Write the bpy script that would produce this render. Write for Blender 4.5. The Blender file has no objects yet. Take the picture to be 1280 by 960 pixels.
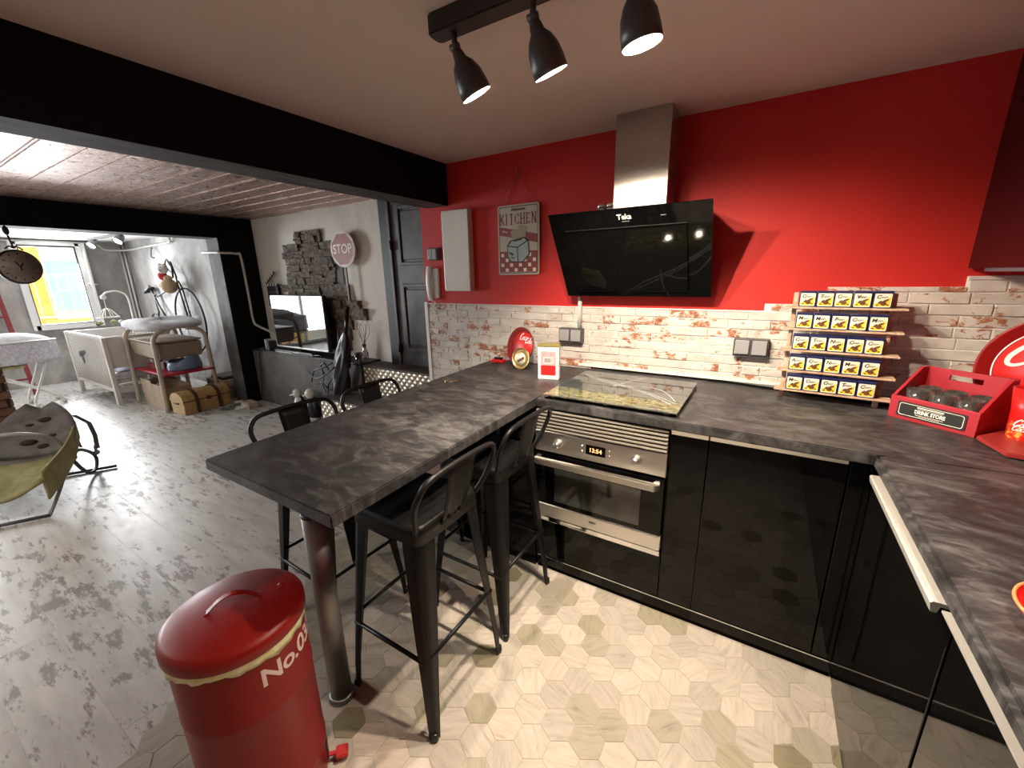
import bpy, bmesh, math, random
from mathutils import Vector, Matrix
rnd = random.Random(7)
PI = math.pi
SC = bpy.context.scene
COL = SC.collection

# ---------------------------------------------------------------- camera
def make_camera():
    yaw, pitch, roll = math.radians(31.74), math.radians(14.82), math.radians(-1.09)
    f = Vector((-math.sin(yaw)*math.cos(pitch), math.cos(yaw)*math.cos(pitch), -math.sin(pitch)))
    r = Vector((math.cos(yaw), math.sin(yaw), 0))
    u = r.cross(f)
    cr, sr = math.cos(roll), math.sin(roll)
    r2 = r*cr + u*sr
    u2 = -r*sr + u*cr
    m = Matrix((r2, u2, -f)).transposed().to_4x4()
    m.translation = Vector((0, 0, 1.475))
    cd = bpy.data.cameras.new('camera')
    cd.sensor_fit = 'HORIZONTAL'; cd.sensor_width = 36.0
    cd.lens = 512.0/1280.0*36.0
    cd.clip_start = 0.02; cd.clip_end = 200
    o = bpy.data.objects.new('camera', cd)
    o.matrix_world = m
    COL.objects.link(o)
    SC.camera = o
make_camera()

# ---------------------------------------------------------------- world, sun, daylight, exposure
SC.view_settings.view_transform = 'Standard'
SC.view_settings.look = 'None'
SC.view_settings.gamma = 1.0
SC.view_settings.use_curve_mapping = False
SC.view_settings.exposure = 0.66
w = bpy.data.worlds.new('sky'); SC.world = w
w.use_nodes = True
bg = w.node_tree.nodes['Background']
bg.inputs[0].default_value = (0.88, 0.94, 1.0, 1); bg.inputs[1].default_value = 1.7
try:
    SC.cycles.max_bounces = 7; SC.cycles.diffuse_bounces = 4; SC.cycles.glossy_bounces = 4
    SC.cycles.transmission_bounces = 6; SC.cycles.caustics_reflective = False; SC.cycles.caustics_refractive = False
    SC.cycles.sample_clamp_indirect = 6.0; SC.cycles.use_denoising = True
except Exception:
    pass

def light(name, kind, loc, aim, power, color, **kw):
    ld = bpy.data.lights.new(name, kind); ld.energy = power; ld.color = color
    for k, v in kw.items(): setattr(ld, k, v)
    o = bpy.data.objects.new(name, ld); COL.objects.link(o); o.location = loc
    o.rotation_euler = (Vector(aim)-Vector(loc)).to_track_quat('-Z', 'Y').to_euler()
    return o
light('sun', 'SUN', (0, 0, 20), (-9, 2.5, 6), 2.0, (1, .93, .82), angle=0.02)
# daylight entering at the two window openings of the far wall
light('window_daylight', 'AREA', (-9.32, 1.84, 1.45), (-6.0, 1.0, 0.6), 105, (.92, .96, 1), shape='RECTANGLE', size=.66, size_y=1.15)
light('window_daylight', 'AREA', (-9.32, -.55, 1.25), (-5.5, -.3, 0.5), 190, (.92, .96, 1), shape='RECTANGLE', size=1.5, size_y=2.0)
# disabled fill light, added above the kitchen for brightness
#light('kitchen_fill_light', 'AREA', (-.1, -.9, 2.17), (-.1, -.9, 0), 7, (1, .88, .74), shape='RECTANGLE', size=.9, size_y=.25)

# ---------------------------------------------------------------- materials
def M(name, col=(.5, .5, .5), rough=.5, metal=0., spec=None, emit=None, es=1., trans=0., ior=None, coat=0., alpha=1.):
    m = bpy.data.materials.new(name); m.use_nodes = True
    b = m.node_tree.nodes['Principled BSDF']
    b.inputs['Base Color'].default_value = (*col, 1); b.inputs['Roughness'].default_value = rough
    b.inputs['Metallic'].default_value = metal
    if spec is not None: b.inputs['Specular IOR Level'].default_value = spec
    if emit: b.inputs['Emission Color'].default_value = (*emit, 1); b.inputs['Emission Strength'].default_value = es
    if trans: b.inputs['Transmission Weight'].default_value = trans
    if ior: b.inputs['IOR'].default_value = ior
    if coat: b.inputs['Coat Weight'].default_value = coat
    b.inputs['Alpha'].default_value = alpha
    return m
class NT:
    def __init__(s, m): s.t = m.node_tree; s.n = s.t.nodes; s.l = s.t.links; s.b = s.n['Principled BSDF']
    def add(s, k, **kw):
        n = s.n.new(k)
        for a, v in kw.items():
            if a in n.inputs.keys() if hasattr(n.inputs, 'keys') else False: pass
            setattr(n, a, v)
        return n
    def link(s, a, b): s.l.new(a, b)
    def coord(s, kind='Object', scale=(1, 1, 1), rot=(0, 0, 0), geo=False, rand=False):
        mp = s.n.new('ShaderNodeMapping'); mp.inputs['Scale'].default_value = scale; mp.inputs['Rotation'].default_value = rot
        if geo:
            g = s.n.new('ShaderNodeNewGeometry'); s.link(g.outputs['Position'], mp.inputs['Vector'])
        else:
            tc = s.n.new('ShaderNodeTexCoord'); s.link(tc.outputs[kind], mp.inputs['Vector'])
        if rand:
            oi = s.n.new('ShaderNodeObjectInfo')
            cx = s.n.new('ShaderNodeVectorMath'); cx.operation = 'SCALE'; cx.inputs[0].default_value = (17, 31, 53)
            s.link(oi.outputs['Random'], cx.inputs['Scale'])
            ad = s.n.new('ShaderNodeVectorMath'); ad.operation = 'ADD'
            s.link(mp.outputs[0], ad.inputs[0]); s.link(cx.outputs[0], ad.inputs[1])
            return ad.outputs[0]
        return mp.outputs[0]
    def noise(s, vec, scale=5, detail=4, rough=.55, dist=0.):
        n = s.n.new('ShaderNodeTexNoise'); n.inputs['Scale'].default_value = scale; n.inputs['Detail'].default_value = detail
        n.inputs['Roughness'].default_value = rough; n.inputs['Distortion'].default_value = dist
        s.link(vec, n.inputs['Vector']); return n.outputs['Fac']
    def ramp(s, fac, stops, interp='LINEAR'):
        r = s.n.new('ShaderNodeValToRGB'); e = r.color_ramp; e.interpolation = interp
        while len(e.elements) > 1: e.elements.remove(e.elements[-1])
        e.elements[0].position = stops[0][0]; e.elements[0].color = (*stops[0][1], 1)
        for p, c in stops[1:]:
            q = e.elements.new(p); q.color = (*c, 1)
        s.link(fac, r.inputs[0]); return r.outputs[0]
    def mix(s, fac, a, b, mode='MIX'):
        n = s.n.new('ShaderNodeMix'); n.data_type = 'RGBA'; n.blend_type = mode
        for i, v in ((0, fac), (6, a), (7, b)):
            if hasattr(v, 'is_output'): s.link(v, n.inputs[i])
            elif i == 0: n.inputs[0].default_value = v
            else: n.inputs[i].default_value = (*v, 1)
        return n.outputs[2]
    def color(s, c): s.link(c, s.b.inputs['Base Color'])
    def rough(s, c): s.link(c, s.b.inputs['Roughness'])
    def bump(s, h, strength=.3, dist=.01):
        n = s.n.new('ShaderNodeBump'); n.inputs['Strength'].default_value = strength; n.inputs['Distance'].default_value = dist
        s.link(h, n.inputs['Height']); s.link(n.outputs[0], s.b.inputs['Normal'])

def m_noise(name, c1, c2, scale=5, rough=.5, stretch=(1, 1, 1), lo=.35, hi=.65, geo=True, rand=False, bump=0., metal=0., detail=5, dist=0., bd=.005, spec=None):
    m = M(name, c1, rough, metal, spec); t = NT(m)
    v = t.coord(scale=stretch, geo=geo, rand=rand); f = t.noise(v, scale, detail, .6, dist)
    t.color(t.ramp(f, [(lo, c1), (hi, c2)]))
    if bump: t.bump(f, bump, bd)
    return m

def mat_counter():
    m = M('slate_laminate', (.1, .1, .1), .42, spec=.32); t = NT(m)
    v = t.coord(scale=(1.0, 1.7, 1), rot=(0, 0, .5), geo=True)
    a = t.noise(v, 5.0, 11, .72, .9)
    v2 = t.coord(scale=(1.8, 5, 1), rot=(0, 0, .35), geo=True)
    b = t.noise(v2, 7, 9, .74, .6)
    c1 = t.ramp(a, [(.32, (.012, .012, .0128)), (.50, (.031, .031, .032)), (.68, (.105, .104, .104))])
    c2 = t.ramp(b, [(.50, (0, 0, 0)), (.72, (.075, .074, .074))])
    t.color(t.mix(1.0, c1, c2, 'ADD'))
    t.rough(t.ramp(b, [(.3, (.36,)*3), (.7, (.5,)*3)]))
    t.bump(b, .12, .002)
    return m
def mat_brick():
    m = M('whitewashed_brick', (.8, .78, .74), .55); t = NT(m)
    v = t.coord(geo=True, scale=(1, 1, 1.7))
    lay = t.noise(t.coord(geo=True, rand=True, scale=(.25, .25, .25)), 2.6, 3, .5)                      # where the paint wore off
    fine = t.noise(v, 17, 8, .72, .4)
    ad = t.n.new('ShaderNodeMath'); ad.operation = 'MULTIPLY_ADD'; t.link(lay, ad.inputs[0]); ad.inputs[1].default_value = .62; t.link(fine, ad.inputs[2])
    terr = t.ramp(t.noise(v, 40, 4), [(.35, (.22, .07, .03)), (.55, (.42, .17, .08)), (.7, (.58, .33, .2))])
    white = t.ramp(t.noise(v, 9, 4), [(.3, (.50, .47, .42)), (.6, (.68, .65, .60))])
    mask = t.ramp(ad.outputs[0], [(.885, (0, 0, 0)), (.915, (1, 1, 1))])
    c = t.mix(mask, white, terr)
    dark = t.ramp(t.noise(v, 26, 6, .7), [(.665, (0, 0, 0)), (.70, (1, 1, 1))])
    t.color(t.mix(dark, c, (.10, .07, .05)))
    t.bump(fine, .35, .004)
    return m
def mat_plank():
    m = M('whitewashed_plank', (.7, .7, .68), .2); t = NT(m)
    v = t.coord(scale=(1.0, 6, 1), geo=True, rand=True)
    a = t.noise(v, 2.6, 8, .68, .0)
    v3 = t.coord(scale=(1.0, 3.4, 1), geo=True, rand=True)
    c = t.noise(v3, 6.5, 7, .72, .0)
    base = t.ramp(a, [(.3, (.40, .375, .35)), (.5, (.53, .51, .485)), (.7, (.64, .62, .60))])
    big = t.noise(t.coord(geo=True), .9, 2)
    ad = t.n.new('ShaderNodeMath'); ad.operation = 'MULTIPLY_ADD'; t.link(big, ad.inputs[0]); ad.inputs[1].default_value = .3; t.link(c, ad.inputs[2])
    br = t.ramp(ad.outputs[0], [(.69, (0, 0, 0)), (.75, (.9, .9, .9))])
    t.color(t.mix(br, base, (.165, .115, .085)))
    t.rough(t.ramp(c, [(.4, (.36,)*3), (.7, (.5,)*3)]))
    t.bump(c, .06, .002)
    return m
def mat_hex():
    m = M('hex_stoneware', (.6, .57, .5), .33); t = NT(m)
    oi = t.n.new('ShaderNodeObjectInfo')
    gi = t.n.new('ShaderNodeNewGeometry')
    tone = t.ramp(oi.outputs['Random'], [(0., (.56, .51, .44)), (.3, (.49, .45, .39)), (.5, (.60, .54, .47)), (.68, (.42, .385, .31)), (.80, (.53, .485, .42)), (.90, (.27, .24, .16)), (.94, (.38, .35, .26)), (.965, (.60, .51, .43))], 'CONSTANT')
    # grain turned a different way on each tile
    tc = t.n.new('ShaderNodeTexCoord'); vr = t.n.new('ShaderNodeVectorRotate'); vr.rotation_type = 'Z_AXIS'
    mu = t.n.new('ShaderNodeMath'); mu.operation = 'MULTIPLY'; mu.inputs[1].default_value = 47.; t.link(oi.outputs['Random'], mu.inputs[0])
    t.link(gi.outputs['Position'], vr.inputs['Vector']); t.link(mu.outputs[0], vr.inputs['Angle'])
    mp = t.n.new('ShaderNodeMapping'); mp.inputs['Scale'].default_value = (2.2, 14, 1); t.link(vr.outputs[0], mp.inputs['Vector'])
    g = t.noise(mp.outputs[0], 4.5, 7, .65, .7)
    gr = t.ramp(g, [(.32, (.80, .80, .78)), (.5, (.97, .97, .96)), (.68, (1.08, 1.07, 1.06))])
    t.color(t.mix(1., tone, gr, 'MULTIPLY'))
    t.rough(t.ramp(g, [(.3, (.25,)*3), (.7, (.42,)*3)]))
    return m
def mat_steel(name, col=(.50, .48, .45), rough=.27, axis=(.05, .05, 60), arot=0.):
    m = M(name, col, rough, 1.0); t = NT(m); t.b.inputs['Anisotropic Rotation'].default_value = arot
    g = t.noise(t.coord(scale=axis), 14, 2, .6)
    t.rough(t.ramp(g, [(.3, (rough*.93,)*3), (.7, (rough*1.08,)*3)]))
    t.b.inputs['Anisotropic'].default_value = .85
    tg = t.n.new('ShaderNodeTangent'); tg.direction_type = 'RADIAL'; tg.axis = 'Z'; t.link(tg.outputs[0], t.b.inputs['Tangent'])
    return m
def mat_wall(name, stops, scale=2.2, rough=.75, streak=(1, 1, .6), bump=.15):
    m = M(name, stops[0][1], rough); t = NT(m)
    g = t.noise(t.coord(geo=True, scale=streak), scale, 9, .68, .5)
    t.color(t.ramp(g, stops)); t.bump(g, bump, .006)
    return m
def mat_tin_ceiling():
    m = M('pressed_copper_tin', (.5, .33, .28), .32, .75); t = NT(m)
    v = t.coord(geo=True)
    g = t.noise(v, 26, 6, .7, 1.2)
    t.color(t.ramp(g, [(.3, (.26, .155, .125)), (.5, (.52, .35, .30)), (.66, (.82, .70, .64))]))
    t.rough(t.ramp(g, [(.3, (.2,)*3), (.7, (.5,)*3)]))
    t.bump(g, .9, .012)
    return m
def mat_glassy(name, col=(1, 1, 1), rough=.0, alpha_mix=.12, haze=0.):
    # thin clear glass: mostly transparent with a glossy sheen
    m = bpy.data.materials.new(name); m.use_nodes = True; n = m.node_tree.nodes; l = m.node_tree.links
    n.remove(n['Principled BSDF']); out = n['Material Output']
    tr = n.new('ShaderNodeBsdfTransparent'); tr.inputs[0].default_value = (*col, 1)
    gl = n.new('ShaderNodeBsdfGlossy'); gl.inputs['Roughness'].default_value = rough
    fr = n.new('ShaderNodeFresnel'); fr.inputs[0].default_value = 1.5
    ad = n.new('ShaderNodeMath'); ad.operation = 'ADD'; ad.inputs[1].default_value = alpha_mix; l.new(fr.outputs[0], ad.inputs[0])
    mx = n.new('ShaderNodeMixShader'); l.new(ad.outputs[0], mx.inputs[0]); l.new(tr.outputs[0], mx.inputs[1]); l.new(gl.outputs[0], mx.inputs[2])
    if haze:
        df = n.new('ShaderNodeBsdfDiffuse'); df.inputs[0].default_value = (.8, .82, .78, 1)  # diffuse white added to brighten glass that reflects a dark room
        m2 = n.new('ShaderNodeMixShader'); m2.inputs[0].default_value = haze; l.new(mx.outputs[0], m2.inputs[1]); l.new(df.outputs[0], m2.inputs[2]); mx = m2
    l.new(mx.outputs[0], out.inputs[0]); return m

MT = {}
MT['counter'] = mat_counter(); MT['brick'] = mat_brick(); MT['plank'] = mat_plank(); MT['hex'] = mat_hex()
MT['steel'] = mat_steel('brushed_steel'); MT['steel_h'] = mat_steel('brushed_steel_sideways', (.78, .76, .72), .36, (.05, 20, 60), 0.)
MT['steel_leg'] = mat_steel('table_leg_steel', (.30, .30, .30), .48)
MT['chrome'] = M('chrome', (.8, .8, .8), .08, 1.)
MT['alu_white'] = M('pale_aluminium', (.58, .57, .53), .45, .5)
MT['alu'] = M('aluminium', (.72, .71, .69), .3, 1.)
MT['red_wall'] = mat_wall('red_paint', [(.3, (.50, .012, .009)), (.7, (.60, .018, .012))], 1.6, .62, bump=.06)
MT['black_gloss'] = M('black_lacquer', (.003, .003, .003), .04, spec=.26)
MT['black_matt'] = M('black_matt', (.008, .008, .009), .5)
MT['black_plastic'] = M('black_plastic', (.012, .012, .012), .35)
MT['stool'] = m_noise('black_powder_coat', (.005, .005, .0055), (.008, .008, .0085), 30, .42, spec=.26, bump=.05, bd=.001)
MT['grout'] = M('grout', (.50, .44, .35), .8)
MT['ceil'] = mat_wall('ceiling_paint', [(.3, (.68, .585, .535)), (.7, (.72, .625, .575))], 1.2, .85, bump=.03)
MT['beam'] = m_noise('black_beam_paint', (.0025, .0025, .003), (.005, .005, .0055), 3, .7, spec=.15)
MT['concrete'] = mat_wall('concrete_render', [(.30, (.16, .15, .14)), (.48, (.30, .285, .27)), (.60, (.42, .40, .38)), (.72, (.56, .54, .52))], 2.0, .7)
MT['dark_concrete'] = mat_wall('dark_concrete_render', [(.32, (.045, .038, .035)), (.5, (.095, .084, .078)), (.68, (.17, .152, .14))], 3.4, .65)
MT['beam_under'] = mat_wall('smoky_plaster', [(.34, (.018, .015, .014)), (.5, (.045, .040, .037)), (.66, (.11, .102, .095))], 3.2, .75, streak=(2.2, .8, 1))
MT['white_wall'] = mat_wall('pale_plaster', [(.30, (.62, .58, .52)), (.5, (.76, .73, .67)), (.7, (.82, .80, .75))], 1.6, .8)
MT['tin_ceiling'] = mat_tin_ceiling()
MT['white'] = M('white_paint', (.80, .80, .78), .4)
MT['white_ceil'] = M('white_ceiling', (.78, .76, .73), .7)
MT['white_plastic'] = M('white_plastic', (.72, .72, .68), .35)
MT['grey_plastic'] = M('grey_plastic', (.30, .31, .32), .4)
MT['dgrey_plastic'] = M('dark_grey_plastic', (.07, .07, .075), .4)
MT['red_gloss'] = M('red_enamel', (.24, .006, .005), .42, spec=.35)
MT['red_dark'] = M('red_enamel_can', (.22, .006, .007), .42, spec=.35)
MT['red_wood'] = M('red_painted_wood', (.38, .016, .028), .5)
MT['yellow_bag'] = m_noise('pale_yellow_liner', (.62, .62, .22), (.80, .80, .55), 40, .3, bump=.4)
MT['cream'] = M('cream_print', (.80, .76, .62), .5)
MT['white_print'] = M('white_print', (.85, .84, .80), .5)
MT['black_print'] = M('black_print', (.015, .015, .015), .5)
MT['red_print'] = M('red_print', (.62, .02, .02), .45)
MT['yellow_print'] = M('yellow_print', (.85, .62, .03), .45)
MT['brown_print'] = M('brown_print', (.13, .055, .02), .5)
MT['blue_tin'] = M('navy_tin', (.012, .018, .085), .35)
MT['raw_wood'] = m_noise('raw_pine', (.42, .27, .17), (.62, .45, .31), 25, .65, (1, 1, 1), bump=.1)
MT['wood_beige'] = m_noise('beige_wood', (.40, .32, .26), (.50, .41, .34), 12, .5, bump=.03)
MT['crib_white'] = M('crib_paint', (.66, .62, .58), .45)
MT['glass'] = mat_glassy('clear_glass', (.97, .98, .97), .03, .16, .045); MT['window_glass'] = mat_glassy('window_glass', (1, 1, 1), 0, .0)
MT['door'] = mat_wall('charcoal_wood_paint', [(.3, (.024, .025, .026)), (.5, (.055, .056, .058)), (.7, (.11, .11, .112))], 3.5, .45)
MT['stone'] = m_noise('slate_stone', (.035, .026, .020), (.24, .19, .145), 22, .8, rand=True, bump=.7, bd=.01)
MT['screen'] = M('tv_glass', (.010, .010, .010), .03, spec=1.0)
MT['copper_brick'] = m_noise('brown_brick', (.10, .045, .025), (.20, .10, .06), 10, .8, bump=.4, rand=True)
MT['trunk'] = m_noise('straw_trunk', (.36, .22, .07), (.50, .34, .14), 30, .6, bump=.2)
MT['trunk_band'] = M('brown_leather', (.07, .035, .018), .5)
MT['cardboard'] = m_noise('cardboard', (.34, .25, .17), (.42, .32, .23), 12, .8)
MT['tan_box'] = M('tan_plastic', (.34, .27, .20), .5)
MT['blue_potty'] = M('pale_blue_plastic', (.20, .30, .46), .25)
MT['foam_white'] = m_noise('white_quilt', (.58, .58, .62), (.74, .74, .77), 14, .9, bump=.3)
MT['lace'] = m_noise('dotted_fabric', (.50, .48, .52), (.70, .68, .72), 40, .9, bump=.2, detail=1)
MT['grey_fabric'] = m_noise('grey_fabric', (.12, .115, .11), (.20, .19, .185), 12, .9, bump=.2)
MT['lime_fabric'] = m_noise('pale_lime_fabric', (.27, .26, .11), (.42, .40, .22), 9, .9, bump=.3)
MT['orange_fabric'] = m_noise('rust_striped_fabric', (.26, .12, .03), (.40, .26, .08), 30, .9)
MT['black_fabric'] = m_noise('black_nylon', (.006, .006, .008), (.018, .018, .024), 18, .38, bump=.3)
MT['plush'] = m_noise('tan_plush', (.36, .22, .11), (.52, .38, .24), 50, 1., bump=.6)
MT['plush_red'] = M('red_felt', (.42, .03, .03), .9)
MT['plush_white'] = M('white_felt', (.70, .64, .58), .9)
MT['clock_face'] = m_noise('aged_clock_face', (.20, .16, .13), (.42, .36, .31), 9, .5)
MT['diamond'] = None
MT['bulb'] = M('lit_bulb', (1, .95, .85), .3, emit=(1, .90, .72), es=45)
MT['bulb_cool'] = M('lit_bulb_cool', (1, 1, 1), .3, emit=(1, .97, .92), es=30)
MT['lamp_in'] = M('lamp_reflector', (.85, .83, .78), .35)
MT['digits'] = M('oven_digits', (1, .3, .05), .5, emit=(1, .45, .2), es=1.6)
MT['orange_wall'] = m_noise('orange_facade', (.72, .36, .06), (.85, .48, .12), 2, .8)
MT['yellow_wall'] = M('pale_facade', (.85, .80, .62), .8)
MT['blue_shutter'] = M('blue_shutter', (.30, .42, .60), .5)
MT['iron_white'] = M('white_iron', (.8, .8, .8), .4)
MT['ladder_red'] = M('red_ladder_paint', (.20, .02, .018), .5)
MT['tube_white'] = M('white_tube', (.78, .77, .73), .3)
MT['pipe'] = M('conduit_grey_white', (.62, .61, .58), .4)
MT['rust'] = M('stop_red', (.25, .022, .022), .5)
MT['red_wax'] = M('red_wax', (.35, .01, .015), .3)
MT['barcode'] = None
def mat_diamond():
    m = M('tread_plate', (.55, .50, .42), .38, .7); t = NT(m)
    v = t.coord(geo=True, rot=(0, .785, 0)); ck = t.n.new('ShaderNodeTexWave'); ck.inputs['Scale'].default_value = 6.5; t.link(v, ck.inputs['Vector'])
    v2 = t.coord(geo=True, rot=(0, -.785, 0)); c2 = t.n.new('ShaderNodeTexWave'); c2.inputs['Scale'].default_value = 6.5; t.link(v2, c2.inputs['Vector'])
    mu = t.n.new('ShaderNodeMath'); mu.operation = 'MULTIPLY'; t.link(ck.outputs['Fac'], mu.inputs[0]); t.link(c2.outputs['Fac'], mu.inputs[1])
    t.color(t.ramp(mu.outputs[0], [(.2, (.40, .34, .26)), (.6, (.78, .74, .66))])); t.bump(mu.outputs[0], .8, .01)
    return m
MT['diamond'] = mat_diamond()

# ---------------------------------------------------------------- mesh helpers
def V(*a): return Vector(a)
class B:
    """a mesh being collected; M() is written as ONE object by obj()"""
    def __init__(s): s.bm = bmesh.new(); s.mi = 0
    def _tag(s, faces):
        for f in faces: f.material_index = s.mi
    def box(s, x0, x1, y0, y1, z0, z1, bev=0., seg=2, rot=None, piv=None):
        g = bmesh.ops.create_cube(s.bm, size=1.)
        vs = g['verts']
        for v in vs: v.co = V(x0+(v.co.x+.5)*(x1-x0), y0+(v.co.y+.5)*(y1-y0), z0+(v.co.z+.5)*(z1-z0))
        fs = list({f for v in vs for f in v.link_faces}); s._tag(fs)
        if bev > 0:
            es = list({e for v in vs for e in v.link_edges})
            r = bmesh.ops.bevel(s.bm, geom=es, offset=bev, segments=seg, affect='EDGES', profile=.6)
            s._tag(r['faces']); vs = list({v for f in r['faces'] for v in f.verts} | {v for v in vs if v.is_valid})
        if rot is not None:
            p = piv or V((x0+x1)/2, (y0+y1)/2, (z0+z1)/2)
            for v in vs: v.co = p + rot @ (v.co-p)
        return vs
    def quad(s, pts):
        f = s.bm.faces.new([s.bm.verts.new(p) for p in pts]); f.material_index = s.mi; return f
    def prism(s, pts, d, bev=0.):
        """polygon pts (3D, planar) extruded by vector d"""
        d = V(*d); a = [s.bm.verts.new(V(*p)) for p in pts]; b = [s.bm.verts.new(V(*p)+d) for p in pts]
        n = len(pts); fs = [s.bm.faces.new(a[::-1]), s.bm.faces.new(b)]
        for i in range(n): fs.append(s.bm.faces.new((a[i], a[(i+1) % n], b[(i+1) % n], b[i])))
        s._tag(fs)
        if bev > 0:
            es = list({e for f in fs for e in f.edges})
            r = bmesh.ops.bevel(s.bm, geom=es, offset=bev, segments=2, affect='EDGES'); s._tag(r['faces'])
        return fs
    def tube(s, pts, r, n=10, cap=True, closed=False, flat=1.):
        pts = [V(*p) for p in pts]; rs = r if isinstance(r, (list, tuple)) else [r]*len(pts)
        rings = []; up = None; N = len(pts)
        for i, p in enumerate(pts):
            if closed: t = (pts[(i+1) % N]-pts[i-1]).normalized()
            else: t = ((pts[min(i+1, N-1)]-p).normalized()+(p-pts[max(i-1, 0)]).normalized()).normalized()
            if up is None:
                up = V(0, 0, 1) if abs(t.z) < .9 else V(0, 1, 0)
            u = up-t*up.dot(t)
            u = u.normalized() if u.length > 1e-6 else t.orthogonal().normalized()
            up = u; w_ = t.cross(u)
            rings.append([s.bm.verts.new(p+(u*math.cos(a)*flat+w_*math.sin(a))*rs[i]) for a in [2*PI*k/n for k in range(n)]])
        fs = []
        for i in range(N if closed else N-1):
            A, Bq = rings[i], rings[(i+1) % N]
            for k in range(n): fs.append(s.bm.faces.new((A[k], A[(k+1) % n], Bq[(k+1) % n], Bq[k])))
        if cap and not closed: fs.append(s.bm.faces.new(rings[0][::-1])); fs.append(s.bm.faces.new(rings[-1]))
        for f in fs: f.smooth = True
        s._tag(fs); return s
    def lathe(s, prof, n=32, c=(0, 0, 0), mat=None, cap=True):
        """prof [(r,z)...] turned round z, moved by c or by matrix mat"""
        rings = []
        for r, z in prof:
            rings.append([V(r*math.cos(2*PI*k/n), r*math.sin(2*PI*k/n), z) for k in range(n)])
        R = []
        for ring in rings:
            R.append([s.bm.verts.new((mat @ p) if mat is not None else p+V(*c)) for p in ring])
        fs = []
        for i in range(len(R)-1):
            for k in range(n): fs.append(s.bm.faces.new((R[i][k], R[i][(k+1) % n], R[i+1][(k+1) % n], R[i+1][k])))
        for f in fs: f.smooth = True
        if cap: fs.append(s.bm.faces.new(R[0][::-1])); fs.append(s.bm.faces.new(R[-1]))
        s._tag(fs); return s
    def ball(s, c, r, sc=(1, 1, 1), n=16):
        g = bmesh.ops.create_uvsphere(s.bm, u_segments=n, v_segments=max(6, n//2), radius=r)
        fs = set()
        for v in g['verts']:
            v.co = V(v.co.x*sc[0], v.co.y*sc[1], v.co.z*sc[2])+V(*c); fs |= set(v.link_faces)
        for f in fs: f.smooth = True
        s._tag(fs); return s
    def grid(s, fn, nu, nv, closed_u=False):
        vs = [[s.bm.verts.new(V(*fn(i/(nu if closed_u else nu-1), j/(nv-1)))) for j in range(nv)] for i in range(nu)]
        fs = []
        for i in range(nu if closed_u else nu-1):
            for j in range(nv-1):
                fs.append(s.bm.faces.new((vs[i][j], vs[(i+1) % nu][j], vs[(i+1) % nu][j+1], vs[i][j+1])))
        for f in fs: f.smooth = True
        s._tag(fs); return s
    def mesh(s, name):
        bmesh.ops.recalc_face_normals(s.bm, faces=s.bm.faces[:])
        me = bpy.data.meshes.new(name); s.bm.to_mesh(me); s.bm.free(); return me

def obj(name, b, mat, parent=None, loc=(0, 0, 0), kind=None, label=None, solid=0., sub=0):
    me = b.mesh(name) if isinstance(b, B) else b
    if not me.materials:
        for m in (mat if isinstance(mat, (list, tuple)) else [mat]): me.materials.append(MT[m] if isinstance(m, str) else m)
    o = bpy.data.objects.new(name, me); COL.objects.link(o); o.location = loc
    if parent is not None: o.parent = parent
    if kind: o['kind'] = kind
    if label: o['label'] = label
    if solid: md = o.modifiers.new('s', 'SOLIDIFY'); md.thickness = solid; md.offset = 0
    if sub: md = o.modifiers.new('sub', 'SUBSURF'); md.levels = sub; md.render_levels = sub
    return o
def thing(name, label, cat, loc=(0, 0, 0), rz=0, group=None):
    o = bpy.data.objects.new(name, None); COL.objects.link(o); o.location = loc; o.rotation_euler = (0, 0, rz)
    o.empty_display_size = .05
    o['label'] = label; o['category'] = cat
    if group: o['group'] = group
    return o
def tag(o, label, cat, group=None):
    o['label'] = label; o['category'] = cat
    if group: o['group'] = group
    return o
def struct(name, b, mat, parent=None, loc=(0, 0, 0)):
    return obj(name, b, mat, parent, loc, kind='structure' if parent is None else None)
def dup(root, loc, rz, label=None, group=None):
    r = root.copy(); COL.objects.link(r); r.location = loc; r.rotation_euler = (0, 0, rz)
    if label: r['label'] = label
    if group: r['group'] = group
    for ch in list(root.children):
        c = ch.copy(); COL.objects.link(c); c.parent = r
        for g in ch.children:
            d = g.copy(); COL.objects.link(d); d.parent = c
    return r
def rz(a): return Matrix.Rotation(a, 3, 'Z')
def rx(a): return Matrix.Rotation(a, 3, 'X')
def ry(a): return Matrix.Rotation(a, 3, 'Y')
def text_mesh(s, size, ext=.0006, bold=0., shear=0., mat4=None, align='CENTER', sp=1.):
    cu = bpy.data.curves.new('t', 'FONT'); cu.body = s; cu.size = size; cu.extrude = ext; cu.offset = bold; cu.shear = shear
    cu.align_x = align; cu.align_y = 'CENTER'; cu.space_character = sp; cu.resolution_u = 3
    o = bpy.data.objects.new('t', cu); COL.objects.link(o)
    dg = bpy.context.evaluated_depsgraph_get(); me = bpy.data.meshes.new_from_object(o.evaluated_get(dg))
    bpy.data.objects.remove(o); bpy.data.curves.remove(cu)
    if mat4 is not None: me.transform(mat4)
    me.materials.clear()
    return me
def frame4(o, xdir, ydir):
    """4x4 whose x, y axes lie along xdir, ydir at origin o"""
    x = V(*xdir).normalized(); y = V(*ydir).normalized(); z = x.cross(y)
    m = Matrix((x, y, z)).transposed().to_4x4(); m.translation = V(*o); return m
def arc(c, r, a0, a1, n, ax=(1, 0, 0), ay=(0, 1, 0)):
    ax, ay, c = V(*ax), V(*ay), V(*c)
    return [c+ax*(r*math.cos(a0+(a1-a0)*i/n))+ay*(r*math.sin(a0+(a1-a0)*i/n)) for i in range(n+1)]
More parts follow.
